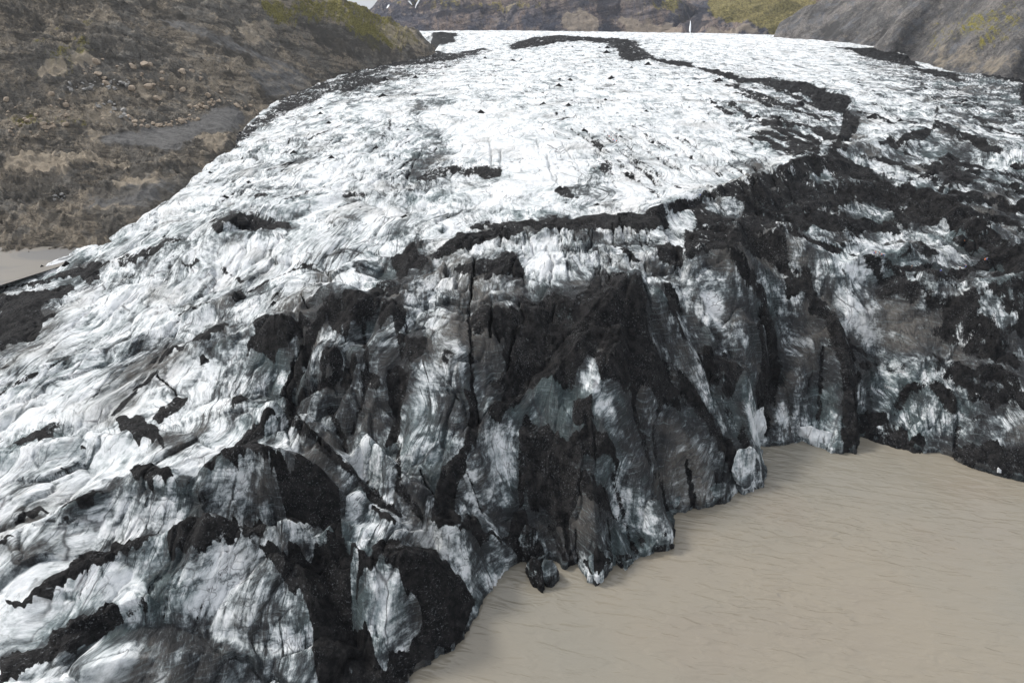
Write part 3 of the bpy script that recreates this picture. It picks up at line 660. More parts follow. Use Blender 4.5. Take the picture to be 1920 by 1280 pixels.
for v, p in ((.3, [(0,600),(60,680),(130,800),(200,900),(280,990),(320,1060),(290,1100),(180,1030),(100,900),(0,750)]), (.02, [(350,1020),(430,970),(450,1100),(460,1190),(400,1180),(350,1100)]),
    (.25, [(470,930),(500,910),(530,1000),(640,980),(670,960),(680,1000),(640,1100),(600,1160),(540,1190),(490,1100)]), (.1, [(690,1060),(760,1040),(860,1020),(880,1080),(860,1130),(800,1110),(700,1080)]),
    (.05, [(660,1090),(720,1090),(800,1140),(840,1150),(830,1220),(760,1180),(690,1190),(640,1170),(640,1100)]),
    (.22, [(590,60),(760,130),(900,300),(1000,400),(1100,430),(1290,480),(1500,560),(1400,560),(1300,600),(1480,780),(1490,850),(1380,790),(1200,800),(1080,700),(1000,600),(900,480),(780,330),(680,180)]),
    (.7, [(1120,480),(1300,490),(1500,540),(1600,620),(1700,640),(1560,700),(1400,650),(1200,600),(1150,540)]), (.65, [(1500,720),(1600,750),(1760,780),(2100,700),(2100,920),(1700,860),(1520,850)]),
    (.5, [(1190,1080),(1240,930),(1330,860),(1450,870),(1500,1000),(1520,1150),(1350,1150)]), (.12, [(1200,940),(1270,930),(1280,1000),(1250,1100),(1190,1080)]), (.32, [(980,800),(1060,760),(1180,800),(1240,850),(1190,1000),(1170,1070),(1000,1010),(970,900)]),
    (.22, [(1660,1000),(1800,1010),(1905,1050),(1905,1150),(1780,1150),(1700,1080)]), (.12, [(960,60),(1250,0),(1480,60),(1500,180),(1350,130),(1200,150),(1050,100)]), (.1, [(1300,430),(1420,400),(1500,470),(1380,490),(1290,470)]),
    (.25, [(1400,300),(1700,240),(1850,320),(1750,350),(1500,370),(1440,400)]), (.15, [(1600,480),(1720,460),(1700,540),(1590,520)]), (.15, [(1250,250),(1420,300),(1600,350),(1450,370),(1330,330)]),
    (.6, [(640,250),(760,300),(900,480),(860,560),(700,450),(600,380)])): gp(v, p, 4, 6)
# middle front
for v, p in ((.87, [(0,370),(100,350),(180,370),(250,430),(130,480),(60,560),(0,660)]), (.87, [(250,430),(340,425),(370,470),(350,560),(300,620),(270,520),(220,560),(220,480)]), (.87, [(300,150),(400,105),(490,160),(450,230),(380,250),(330,290),(290,240),(270,180)]),
    (.92, [(490,140),(560,90),(650,40),(740,30),(860,20),(1000,0),(1050,10),(980,40),(930,70),(860,60),(750,100),(620,150),(520,170)]), (.85, [(600,240),(740,190),(860,170),(870,120),(960,130),(1030,220),(1050,270),(930,270),(800,260),(700,260),(600,250)]),
    (.9, [(790,270),(850,270),(830,300),(800,300)]),
    (.74, [(720,430),(980,440),(1130,400),(1360,340),(1450,250),(1660,250),(1680,330),(1600,400),(1650,600),(1700,700),(1800,850),(1905,1000),(1905,1040),(1800,960),(1700,880),(1600,900),(1450,850),(1380,700),(1320,760),(1310,860),(1240,880),(1130,850),(1000,880),(900,900),(800,900),(870,820),(930,790),(870,720),(900,640),(830,600),(740,580),(720,500)]),
    (.9, [(1280,920),(1340,920),(1410,980),(1420,1060),(1370,1120),(1300,1080),(1270,1000)]), (.88, [(980,1110),(1060,1070),(1200,1150),(1400,1100),(1560,1250),(1560,1290),(980,1290)]),
    (.8, [(1720,670),(1780,680),(1840,780),(1905,870),(1905,930),(1820,850),(1740,740)]), (.95, [(0,700),(80,720),(90,790),(60,850),(0,870)]), (.95, [(110,790),(170,760),(230,800),(230,850),(190,890),(120,860)]),
    (.85, [(310,600),(350,590),(430,630),(490,570),(490,640),(430,740),(390,740),(320,740),(300,650)]), (.92, [(260,800),(330,760),(390,800),(380,850),(350,950),(320,1040),(300,1180),(230,1200),(290,1080),(270,960),(260,860)]),
    (.9, [(680,910),(740,890),(750,1020),(780,1060),(760,1150),(700,1220),(640,1280),(610,1260),(690,1180),(720,1100),(730,980)]), (.8, [(1790,290),(1850,310),(1880,400),(1870,470),(1820,430),(1810,350)]),
    (.9, [(1740,100),(1850,95),(1905,110),(1905,220),(1780,190)]), (.8, [(1540,130),(1600,105),(1650,140),(1690,180),(1640,190),(1590,160)]), (.65, [(160,320),(250,290),(340,320),(320,370),(240,400),(170,360)])): ap(v, p, 1, 5)
for v, p in ((.6, [(20,600),(120,560),(230,560),(300,700),(250,760),(100,740)]), (.65, [(0,900),(150,930),(190,980),(200,1180),(0,1200)]), (.38, [(400,360),(480,270),(700,260),(720,430),(600,470),(500,560),(440,620),(360,570)]),
    (.3, [(730,270),(1000,400),(980,440),(830,430),(730,420)]), (.6, [(480,640),(560,540),(700,550),(720,700),(560,720),(470,700)]), (.28, [(330,1000),(390,780),(450,730),(500,740),(490,900),(470,1150),(330,1240)]),
    (.5, [(500,740),(730,850),(740,1050),(600,1230),(470,1150)]), (.15, [(790,1120),(930,1050),(980,1120),(980,1280),(790,1280)]), (.6, [(980,900),(1250,900),(1300,1080),(1380,1130),(1100,1080)]),
    (.15, [(1320,780),(1380,740),(1450,860),(1450,950),(1330,930)]), (.25, [(1400,940),(1480,950),(1580,1080),(1600,1200),(1500,1160),(1400,1050)]), (.3, [(1700,380),(1760,400),(1905,560),(1905,900),(1780,700),(1700,560)]),
    (.55, [(1560,420),(1700,400),(1750,500),(1700,600),(1600,560)]), (.15, [(0,1210),(60,1180),(160,1180),(240,1280),(0,1280)]), (.65, [(1640,1200),(1720,1120),(1905,1150),(1905,1280),(1640,1280)]),
    (.2, [(960,60),(1100,20),(1400,0),(1550,60),(1460,180),(1350,280),(1150,270),(1040,200),(1000,130)])): gp(v, p, 4, 5)
noash(T(5, [(1320,780),(1380,740),(1450,860),(1450,950),(1330,930)]), 1)
# left field
for v, p in ((.88, [(-400,520),(0,370),(230,345),(400,310),(420,340),(370,380),(260,400),(240,460),(300,490),(250,530),(220,610),(100,640),(0,680),(-400,800)]), (.8, [(130,320),(300,260),(400,230),(560,190),(640,185),(560,240),(540,300),(440,300),(380,270),(260,300),(160,330)]),
    (.6, [(640,160),(780,130),(900,70),(1020,45),(960,90),(880,120),(850,160),(760,190),(680,210)]), (.95, [(1270,370),(1320,348),(1370,370),(1360,390),(1320,390)]), (.8, [(1010,185),(1060,180),(1120,170),(1110,195),(1040,198)]),
    (.93, [(900,700),(950,660),(1050,640),(1110,600),(1200,550),(1280,530),(1260,560),(1180,600),(1080,640),(1000,670),(940,710),(880,760),(860,800),(870,750)]), (.9, [(1120,740),(1150,710),(1175,720),(1150,750)]),
    (.9, [(1420,530),(1480,480),(1550,500),(1620,510),(1680,500),(1720,540),(1770,550),(1680,620),(1610,670),(1580,700),(1520,690),(1440,700),(1380,690),(1390,640),(1440,600)]),
    (.9, [(1690,640),(1740,600),(1750,640),(1720,720),(1680,800),(1640,860),(1600,960),(1590,900),(1630,800),(1670,740)]), (.92, [(1790,700),(1905,670),(1905,830),(1840,810),(1780,760)]), (.8, [(1860,350),(1905,340),(1905,600),(1860,560),(1790,420)]),
    (.95, [(640,1065),(700,1040),(800,1060),(870,1110),(890,1160),(860,1210),(780,1190),(720,1150),(680,1130)]), (.95, [(840,1070),(890,1000),(960,950),(1060,935),(1080,950),(1000,1010),(930,1060),(880,1100)]), (.8, [(860,1140),(890,1150),(920,1200),(910,1260),(880,1200)]),
    (.75, [(1290,950),(1340,920),(1390,950),(1360,1000),(1300,1020)]), (.95, [(1370,1170),(1430,1080),(1500,1010),(1560,1010),(1530,1060),(1480,1150),(1440,1190),(1490,1200),(1520,1250),(1480,1260),(1350,1290),(1200,1290),(1260,1230)]),
    (.65, [(200,1180),(260,1130),(350,1055),(380,1080),(300,1120),(250,1180)]), (.6, [(20,1220),(200,1130),(330,1060),(340,1070),(200,1180),(60,1225)]), (.9, [(445,1260),(450,1230),(500,1200),(480,1260)]), (.7, [(100,840),(150,815),(130,840)])): ap(v, p, 1, 4)
for v, p in ((.6, [(1710,480),(1790,400),(1860,360),(1850,500),(1800,580),(1740,540)]), (.72, [(1250,800),(1330,740),(1420,710),(1370,780),(1300,860),(1280,930),(1190,920)]), (.5, [(1370,780),(1640,710),(1660,760),(1600,960),(1450,960),(1300,920)]),
    (.65, [(1640,900),(1760,740),(1905,850),(1905,1230),(1750,1150),(1610,1000)]), (.55, [(880,1130),(1290,950),(1500,1010),(1440,1080),(1250,1130),(1000,1280),(900,1200)]), (.42, [(1480,1180),(1580,1035),(1700,1120),(1850,1250),(1850,1280),(1600,1270),(1500,1230)]),
    (.5, [(1180,430),(1270,400),(1340,440),(1330,500),(1230,520),(1180,480)]), (.38, [(540,590),(760,570),(920,680),(800,750),(560,680)]), (.48, [(860,760),(960,690),(1030,680),(1000,780),(960,870),(870,820)]), (.38, [(700,850),(850,810),(980,900),(850,930)]),
    (.12, [(0,1000),(250,900),(600,850),(700,1000),(640,1050),(300,1100),(0,1150)]), (.14, [(280,390),(420,390),(640,210),(900,200),(760,400),(560,460),(320,420)])): gp(v, p, 8, 4)
# the moraine bands of the far ice
for v, p in ((.9, [(0,350),(100,380),(250,400),(340,440),(430,440),(560,450),(700,470),(820,510),(930,550),(950,580),(900,620),(990,650),(990,700),(940,760),(900,800),(930,820),(860,850),(760,870),(850,790),(880,700),(880,640),(790,610),(680,540),(540,500),(420,470),(330,470),(210,430),(100,390),(0,375)]),
    (.72, [(0,1125),(110,1090),(240,1040),(360,990),(500,940),(640,900),(760,870),(860,850),(940,900),(1060,960),(1160,1000),(1250,1050),(1350,1060),(1400,1130),(1560,1150),(1700,1200),(1750,1290),(0,1290)]),
    (.85, [(980,820),(1100,790),(1250,740),(1360,700),(1380,660),(1430,680),(1600,750),(1700,790),(1850,830),(1690,850),(1560,810),(1450,740),(1380,720),(1300,780),(1220,790),(1290,820),(1200,830),(1060,800)]),
    (.85, [(1290,440),(1330,470),(1380,550),(1410,600),(1400,650),(1380,660),(1390,580),(1350,520),(1310,470)]), (.75, [(330,480),(450,530),(560,590),(700,600),(640,570),(600,590),(480,540),(370,500)]),
    (.8, [(250,480),(330,480),(330,505)]), (.8, [(260,570),(360,625),(350,650)]), (.9, [(390,650),(430,640),(445,675)]), (.8, [(450,680),(520,660),(560,700),(620,740),(560,740),(480,720)]), (.8, [(660,690),(760,720),(830,780),(760,760)]),
    (.8, [(370,765),(440,760),(560,820),(630,830),(480,810)]), (.8, [(640,790),(740,790),(770,830),(740,870),(690,840)]), (.8, [(140,545),(210,570),(220,595)]), (.85, [(170,440),(240,450),(210,465)]),
    (.9, [(940,270),(1080,270),(1200,300),(1350,380),(1250,370),(1100,340),(980,310)]), (.75, [(1250,380),(1450,400),(1600,420),(1800,420),(2300,500),(2300,700),(1800,560),(1650,520),(1560,450),(1400,430),(1300,400)]), (.8, [(1780,620),(1905,590),(2100,650),(1800,645)]),
    (.8, [(960,850),(1050,870),(1150,890),(1230,930),(1150,920),(1000,880)]), (.85, [(1420,900),(1480,860),(1560,900),(1650,940),(1560,950),(1450,930)]), (.85, [(1320,960),(1400,950),(1400,990),(1340,990)]), (.75, [(1400,1080),(1500,1000),(1620,940),(1660,980),(1580,1030),(1480,1090)]),
    (.85, [(1450,1100),(1620,1060),(1780,1130),(1780,1150),(1600,1140)]), (.8, [(1760,1140),(2100,1180),(2100,1240),(1800,1200)]), (.8, [(1800,930),(2000,900),(2000,960)]), (.68, [(1020,1150),(1250,1080),(1300,1120),(1250,1190),(950,1200)]),
    (.7, [(1620,640),(1690,670),(1720,690),(1640,690)]), (.8, [(1480,575),(1560,580),(1600,600),(1500,590)]), (.8, [(1000,640),(1060,635),(1110,655),(1010,650)])): ap(v, p, 1, 3)
for p, v in (([(130,1130),(250,1120),(350,1160),(250,1230),(170,1190)], .3), ([(720,970),(900,1050),(820,1060),(740,1010)], .15), ([(0,1170),(60,1190),(100,1240),(50,1290),(0,1270)], .3), ([(470,1040),(540,1050),(500,1065)], .3), ([(790,1150),(900,1190),(1230,1170),(1210,1140),(1240,1130),(1100,1215),(850,1210)], .35)):
    noash(p, 1, 3); gp(v, p, 2, 3)
for v, p in ((.55, [(1000,830),(1300,830),(1420,840),(1500,860),(1300,940),(1220,920),(1100,870)]), (.12, [(850,870),(1000,880),(1200,950),(1240,1040),(1060,960),(940,900)]), (.12, [(1240,1000),(1400,1000),(1330,1050),(1240,1040)]), (.12, [(1640,1000),(1760,1040),(1800,1090),(1700,1080)]), (.4, [(930,740),(1000,740),(1040,800),(960,830)]), (.35, [(240,670),(340,680),(400,720),(300,740)]), (.3, [(1500,400),(1900,470),(1900,640),(1700,600)]), (.35, [(330,880),(440,900),(520,940),(380,980),(300,920)])): gp(v, p, 3, 3)
for v, p in ((.7, [(0,400),(100,380),(200,350),(400,330),(520,300),(640,300),(800,270),(760,300),(640,330),(480,360),(250,370),(100,400),(100,500),(0,520)]), (.75, [(500,190),(560,180),(630,190),(630,230),(540,240)]),
    (.8, [(920,270),(960,240),(1070,210),(1200,200),(1400,210),(1600,220),(1640,240),(1580,290),(1500,250),(1350,230),(1200,240),(1100,260),(960,280)]), (.85, [(1530,250),(1620,250),(1600,300),(1680,310),(1700,325),(1560,340)]), (.85, [(1680,320),(1960,350),(1960,385),(1780,350)]),
    (.72, [(500,930),(620,930),(760,930),(900,930),(880,980),(820,1010),(740,980),(600,980),(480,1020),(370,1140),(330,1100),(420,1000)]), (.68, [(250,1060),(360,1040),(440,1060),(380,1130),(270,1090)]), (.7, [(0,1090),(130,1060),(180,1090),(60,1110),(0,1120)]),
    (.75, [(1170,1080),(1220,1035),(1320,1100),(1230,1110)]), (.84, [(720,1260),(900,1245),(1200,1220),(1400,1200),(1600,1200),(1740,1160),(1960,1110),(1960,1180),(1800,1200),(1850,1290),(720,1290)]), (.85, [(640,670),(750,655),(680,680)]),
    (.55, [(1440,910),(1500,920),(1530,980),(1470,980)]), (.7, [(1090,720),(1140,715),(1130,765),(1100,750)]), (.7, [(1180,680),(1260,650),(1230,675)]), (.5, [(1370,390),(1440,385),(1400,400)]), (.6, [(380,520),(460,515),(420,530)])): ap(v, p, 1, 2)
for v, p in ((.5, [(400,570),(500,530),(640,560),(640,590),(560,600),(460,630),(440,690),(560,740),(650,820),(600,870),(500,930),(400,1030),(350,1080),(360,950),(420,850),(460,760),(400,700)]),
    (.42, [(1260,1020),(1370,960),(1390,860),(1450,950),(1500,1050),(1600,1180),(1400,1180),(1200,1110)]), (.35, [(0,520),(100,500),(300,480),(450,460),(400,520),(200,560),(0,600)]), (.45, [(0,430),(250,390),(400,380),(400,430),(150,470),(0,520)]),
    (.25, [(380,1000),(600,1060),(900,1150),(1200,1200),(700,1250),(0,1280),(0,1130),(200,1060)]), (.10, [(450,640),(600,590),(800,600),(1300,800),(1390,900),(1270,1010),(1050,1040),(900,960),(600,780)])): gp(v, p, 5, 2)
for v, p in ((.85, [(1180,1260),(1260,1220),(1300,1185),(1370,1190),(1440,1230),(1600,1260),(1620,1290),(1180,1290)]), (.75, [(1400,1110),(1470,1075),(1510,1100),(1420,1120)]), (.8, [(1600,840),(1640,830),(1580,870)]), (.6, [(1540,560),(1700,480),(1905,440),(1905,500),(1700,560),(1560,640)]), (.6, [(1300,790),(1400,720),(1480,690),(1400,760),(1320,830)])): ap(v, p, 1, 1)
ap(.6, [(430,268),(500,205),(640,150),(760,115),(640,165),(520,225)], 1)
# clefts that stand open in the ice
def cl(k, lines, width, depth, v=.95):
    for l in lines: carve(G, T(k, l), width, depth, layer=ash, lval=v)
cl(5, ([(745,160),(730,300),(715,400),(722,560),(715,700),(735,850),(750,960),(775,1060)], [(845,390),(835,480),(828,600)], [(1190,440),(1185,500),(1165,530)], [(970,600),(940,700),(925,790)]), .5, 5)
cl(5, ([(1215,0),(1230,80),(1270,180),(1300,270)], [(1300,30),(1330,110),(1340,200)], [(1165,180),(1170,330)], [(1680,290),(1720,400)], [(1870,380),(1905,480)], [(600,890),(690,980)], [(1600,560),(1610,620)]), .4, 3, .7)
cl(4, ([(1690,650),(1640,780),(1600,900),(1610,960)], [(1680,360),(1720,440)], [(880,820),(980,900),(985,930)], [(1650,1000),(1750,1150),(1850,1260)]), .45, 3.5)
cl(6, ([(500,640),(520,760),(480,860),(420,980)], [(970,760),(960,900),(965,1000)], [(590,120),(640,220),(760,320),(860,420),(1000,560)], [(1290,260),(1380,360),(1480,440)], [(90,700),(150,830),(240,940)]), .55, 4)
cl(8, ([(1130,350),(1200,480),(1290,640)], [(1310,400),(1320,640)], [(1490,350),(1510,580)], [(440,80),(480,180),(540,260)], [(700,80),(740,200),(790,330)]), .4, 3, .7)
cl(7, ([(1480,60),(1440,200),(1340,370)], [(950,590),(900,660),(800,800),(700,925)], [(1370,510),(1300,600),(1180,720),(1120,850),(1070,990)], [(1280,540),(1100,560),(980,660),(930,800),(910,930)], [(1640,850),(1540,940),(1480,1080)], [(1180,130),(1140,290)], [(640,200),(540,280),(380,390),(250,400)], [(500,640),(490,700),(440,800)]), .2, .8, .5)
cl(2, ([(1145,860),(1160,930),(1190,1000),(1250,1060)], [(1230,790),(1270,850),(1330,930)], [(825,770),(835,860),(840,935)], [(885,840),(890,935)], [(1090,780),(1110,830)], [(1370,730),(1420,800),(1480,860)], [(450,840),(380,950),(350,1060)]), .8, 2.5, .55)
cl(2, ([(650,350),(850,420),(1060,490),(1200,550),(1450,580),(1905,625)],), 1.6, 1.2, .55)
ap(.12, [(1250, 410), (1500, 300), (1950, 300), (3000, 450), (3000, 900), (1950, 790), (1620, 600), (1400, 500)], 20)
ap(.38, [(1560, 90), (1950, 170), (2600, 230), (2600, 330), (1950, 260), (1750, 200)], 8)
ap(.9, T(3, [(800, 255), (960, 275), (1190, 340), (1260, 375), (1420, 395), (1600, 425), (1800, 425), (2300, 520), (2300, 640), (1905, 600), (1700, 520), (1500, 440), (1330, 410), (1250, 370), (1100, 330), (960, 290)]), 1)
ap(.45, T(2, [(0, 400), (300, 340), (700, 290), (900, 270), (500, 420), (100, 520), (0, 560)]), 3)
streak(3, ([(250,480),(330,500),(450,560),(560,600),(700,640),(760,665)], [(260,570),(330,620),(380,655)], [(300,520),(420,560),(480,600)], [(430,530),(560,580),(680,610)], [(450,680),(540,720),(640,750),(720,790)],
    [(500,650),(600,690),(640,705)], [(640,690),(760,730),(840,785)], [(370,765),(440,770),(520,810),(600,860)], [(560,740),(640,790),(700,850)], [(600,800),(650,860)], [(700,760),(770,830)], [(330,500),(420,520),(560,590)], [(520,500),(620,540),(760,610)], [(760,640),(860,680)], [(460,740),(560,790)], [(200,600),(260,640)]), 4.0, .85)
streak(3, ([(980,630),(1080,645),(1180,690)], [(1200,660),(1300,690)], [(1480,580),(1600,600)], [(1560,560),(1700,600)], [(1600,690),(1800,740),(1905,760)], [(1500,900),(1700,950),(1905,1010)], [(1150,900),(1300,960),(1400,1010)]), 2.5, .75)
streak(2, ([(1450,750),(1560,830),(1700,930),(1905,1060)], [(1500,730),(1640,810),(1800,900),(1905,950)], [(1400,760),(1500,860),(1640,980)], [(1620,700),(1760,790),(1905,890)], [(1560,960),(1700,1040),(1800,1120)], [(120,700),(140,800)], [(240,690),(230,780)], [(270,640),(265,740)]), 1.6, .5)
streak(4, ([(0,330),(200,300),(400,250),(620,190),(800,130),(1000,60)], [(0,780),(40,770)], [(0,920),(100,860),(200,820)], [(640,1040),(760,900),(880,800)], [(1000,480),(1100,430),(1200,400)], [(1390,350),(1500,290),(1640,230),(1760,200)], [(1690,200),(1830,260)], [(1240,215),(1280,260)], [(1330,270),(1350,300)]), 1.2, .7)
streak(1, ([(1180,1240),(1400,1190),(1560,1250)], [(1300,1080),(1480,1050)], [(1480,700),(1640,650),(1800,600)], [(1580,860),(1760,760),(1905,700)], [(1460,960),(1640,900)], [(1600,1110),(1780,1060),(1905,1000)]), 2.0, .6)
gul = ([(1050,900),(1062,990),(1072,1055)], [(1110,880),(1130,960),(1146,1046)], [(1150,880),(1175,970),(1193,1034)], [(1000,860),(1030,950),(1058,1045)], [(1230,620),(1255,700),(1225,800),(1240,900),(1252,950)], [(1330,690),(1370,770),(1405,840)], [(1440,620),(1455,700),(1440,780),(1428,826)],
    [(1595,620),(1607,700),(1610,800)], [(1690,760),(1692,826)], [(1545,640),(1540,720),(1535,820)], [(1800,790),(1795,850)], [(750,700),(745,800),(745,900),(790,955)], [(640,690),(560,740),(540,790)], [(880,560),(888,760),(860,900),(830,960)], [(620,760),(660,860),(720,930)],
    [(1290,860),(1300,940)], [(1345,880),(1350,930)], [(1180,600),(1190,760),(1230,880)], [(680,600),(690,700),(660,800)], [(590,1050),(640,1150),(690,1240)], [(900,1010),(900,1090)], [(640,1000),(700,1010),(800,1000)])
for l in gul: carve(G, l, 4.0, 3.5); carve(G, l, 1.0, 2.5, layer=ash, lval=.7)
ap(.7, T(2, [(1500,210),(1640,230),(1700,290),(1760,330),(1640,345),(1540,330),(1560,280),(1480,260)]), 1)
ap(.85, T(2, [(505,185),(640,185),(640,235),(560,250),(520,290),(490,250)]), 1)
ap(.72, T(2, [(400,320),(520,295),(660,300),(800,268),(810,280),(660,330),(470,362),(330,372),(200,385),(120,400),(60,430),(0,440),(0,400),(200,350)]), 1)
ap(.7, T(2, [(0,450),(120,430),(260,440),(200,470),(60,500),(0,510)]), 2)
for v, p in ((.05, [(1650,400),(1800,430),(1870,520),(1800,560),(1690,500)]), (.1, [(1480,100),(1620,160),(1560,200),(1420,180)]), (.12, [(1000,330),(1140,380),(1300,460),(1240,480),(1080,420)]), (.1, [(840,240),(900,330),(960,390),(900,380),(820,300)]), (.08, [(1500,560),(1660,620),(1740,700),(1640,680),(1520,620)])): gp(v, p, 3, 6)
for v, p in ((.08, [(1240,900),(1420,870),(1440,900),(1300,950)]), (.1, [(1500,780),(1640,850),(1700,900),(1560,850)]), (.1, [(1650,880),(1800,880),(1860,930),(1760,960)]), (.1, [(1440,1060),(1560,1010),(1500,1090)]), (.1, [(960,900),(1180,970),(1120,980)])): gp(v, p, 2, 3)
# families of thin crevasses following the flow
rc = random.Random(5)
def family(n, poly, l0, l1, bend, width, depth, v):
    xs = [p[0] for p in poly]; ys_ = [p[1] for p in poly]; k = 0
    def ins(x, y):
        c = False
        for i in range(len(poly)):
            (xa, ya), (xb, yb) = poly[i], poly[i - 1]
            if (ya > y) != (yb > y) and x < (xb - xa) * (y - ya) / (yb - ya) + xa: c = not c
        return c
    tries = 0
    while k < n and tries < 6000:
        tries += 1
        x, y = rc.uniform(min(xs), max(xs)), rc.uniform(min(ys_), max(ys_))
        if not ins(x, y): continue
        h = G.hit(np.array([x]), np.array([y]))[0]; L = rc.uniform(l0, l1); b = bend + rc.uniform(-.12, .12); m = max(4, int(L / 4))
        w0 = rc.uniform(-.1, .1)
        pl = [(h[0] + (h[0] / h[1] * .35 + b) * L * (.5 - q / m) + w0 * 6 * math.sin(q * .9), h[1] - L * (.5 - q / m) * -1) for q in range(m + 1)]
        carve(G, pl, width * rc.uniform(.7, 1.3), depth, px=False, layer=ash, lval=v * rc.uniform(.75, 1.1)); k += 1
family(46, [(1080, 230), (1330, 260), (1480, 330), (1300, 390), (1120, 340)], 18, 60, -.25, .9, 2.2, .62)
family(40, [(470, 270), (700, 180), (900, 220), (780, 330), (600, 360), (420, 380)], 18, 60, .30, .8, 1.8, .58)
family(26, [(1320, 180), (1560, 200), (1540, 280), (1400, 300)], 20, 60, -.35, 1.1, 2.0, .65)
family(30, [(880, 440), (1200, 420), (1280, 480), (1150, 520), (940, 470)], 8, 24, -.05, .5, 2.4, .62)
family(34, [(60, 560), (420, 440), (620, 440), (520, 560), (300, 700), (60, 760)], 8, 30, .45, .4, 1.2, .55)
family(26, [(1560, 320), (1900, 330), (1900, 520), (1640, 480)], 14, 50, -.55, .7, 2.0, .6)
family(14, [(900, 80), (1450, 100), (1400, 200), (900, 200)], 30, 90, .9, 1.2, 1.0, .45)
slab = [(1222, 540), (1250, 575), (1330, 715), (1388, 805), (1376, 835), (1318, 760), (1258, 670), (1212, 580)]
noash(slab, 1); gp(.32, slab, 2)
noash([(1470, 440), (1510, 450), (1600, 560), (1680, 630), (1780, 715), (1760, 725), (1640, 650), (1560, 570), (1500, 500)], 1); gp(.2, [(1470, 440), (1510, 450), (1600, 560), (1680, 630), (1780, 715), (1760, 725), (1640, 650), (1560, 570), (1500, 500)], 2)
for v, p in ((.15, [(1700, 425), (1780, 430), (1790, 460), (1700, 470), (1640, 450)]), (.15, [(1610, 380), (1680, 405), (1640, 420), (1570, 390)]), (.2, [(1640, 470), (1700, 480), (1800, 500), (1700, 505)]), (.12, [(1720, 575), (1780, 590), (1760, 620), (1700, 600)]), (.15, [(1340, 375), (1395, 390), (1380, 415), (1330, 400)]), (.15, [(1255, 400), (1300, 410), (1310, 430), (1260, 425)]), (.12, [(1560, 460), (1620, 500), (1650, 540), (1590, 520)])): noash(p, 1); gp(v, p, 2)
def sk(lines, width, v):
    for l in lines: carve(G, l, width, 0.0, layer=ash, lval=v)
sk([[(1190,525),(1222,590),(1250,660),(1296,740),(1345,820),(1385,885)], [(1380,480),(1430,560),(1452,640),(1450,700),(1438,770),(1428,822)], [(1560,600),(1598,680),(1606,760),(1605,845)]], 2.6, .9)
sk([[(1250,560),(1292,650),(1345,740),(1405,835)], [(1330,395),(1440,480),(1540,580),(1620,665)], [(555,690),(540,760),(548,792),(600,832),(650,880),(700,920),(742,962)], [(620,560),(575,660),(535,740)], [(1690,810),(1698,740),(1740,714),(1790,760)], [(1612,700),(1604,800)], [(1440,420),(1560,470),(1680,505),(1800,525),(1900,515)], [(1620,690),(1740,690),(1850,745),(1920,765)]], 1.6, .85)
sk([[(1560,350),(1640,385),(1690,400),(1740,368),(1800,400),(1840,440),(1920,500)], [(1660,560),(1740,545),(1800,580),(1860,640)], [(1780,600),(1830,556),(1920,545)], [(1590,420),(1680,440),(1720,460)], [(1500,300),(1600,340),(1700,360)]], 5.0, .9)
sk([[(1640,500),(1700,472),(1760,482)], [(1700,290),(1780,320),(1920,360)], [(1620,300),(1720,310),(1800,330)], [(1560,395),(1620,430),(1700,450)], [(1720,520),(1800,540),(1880,530)], [(1680,600),(1760,620),(1840,660),(1900,680)], [(1820,400),(1920,430)], [(1640,620),(1700,650),(1800,700),(1900,710)]], 2.4, .85)
ap(.88, [(1190,522),(1215,590),(1240,660),(1290,750),(1240,740),(1180,700),(1140,660),(1100,650),(1060,690),(1010,720),(960,770),(920,800),(915,780),(960,700),(1010,640),(1080,590),(1130,560)], 1)
#@@ENDDATA
G.z = G.z - CARVE * dcl
lift = blur(np.clip(ash, 0, 1), 5)
halo = blur(blur(np.clip(ash, 0, 1), 14), 10)
grime += np.clip(halo * .85, 0, .5) * np.clip(amp / 2.2, .25, 1)
# dust washed together along the seams between the ice domes, and loose gravel patches on broken ice
seam = smooth(.10, .0, hol) * smooth(-.25, .25, fbm(G.X / 30, G.Y / 50, 2, 401)) * np.clip(amp - .7, 0, 1)
grime += seam * .3
loose = smooth(.28, .5, fbm(S1 / 11, T1 / 26, 4, 411, .6)) * np.clip(amp - 1.3, 0, 1)
ash = np.maximum(ash, loose * (.75 - .35 * hint))
band = smooth(.05, .55, arcs + .5 * fbm(G.X / 25, G.Y / 25, 3, 431)) * hint
ash = np.maximum(ash, band * .34)
crest = smooth(.15, .6, rid + .7 * fbm(G.X / 18, G.Y / 26, 3, 441)) * (1 - lft) * np.clip((amp - 2) / 1.5, 0, 1)
ash = np.maximum(ash, crest * .3)
ash *= 1 - .75 * bare
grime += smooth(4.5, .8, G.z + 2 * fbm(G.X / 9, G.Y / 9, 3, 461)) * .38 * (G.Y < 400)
brk = np.clip((amp - .7) / 2.5, 0, 1) * (1 - .5 * bare)
grime += ((hh - .5) * .26 + (gh - .5) * .22 + (qh - .5) * .12) * brk + (edge1 * .42 + edge2 * .34) * brk * smooth(-.3, .2, fbm(G.X / 20, G.Y / 20, 2, 471))
ash += ((gh - .5) * .30 + (qh - .5) * .25) * (ash > .2)
grime += .16 * np.clip(amp - 1.2, 0, 1) * (fbm(S1 / 22, T1 / 60, 3, 421) * 1.6)
G.z += lift * np.clip(amp, .8, 2.2) * .7 * dcl
G.z += lift * fbm(G.X / 2.2, G.Y / 3, 4, 81, .6) * .5 * dcl
G.z += lift * (ridged(G.X / 9, G.Y / 11, 4, 83, .6) - .3) * 3.2 * smooth(350, 600, G.Y)
flow = np.stack([S1, T1 * .9, G.z * 1.2], 2)
ice = ice_material("glacier_ice")
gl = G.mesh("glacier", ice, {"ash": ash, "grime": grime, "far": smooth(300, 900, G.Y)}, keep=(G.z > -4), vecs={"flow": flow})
tag(gl, kind="structure")
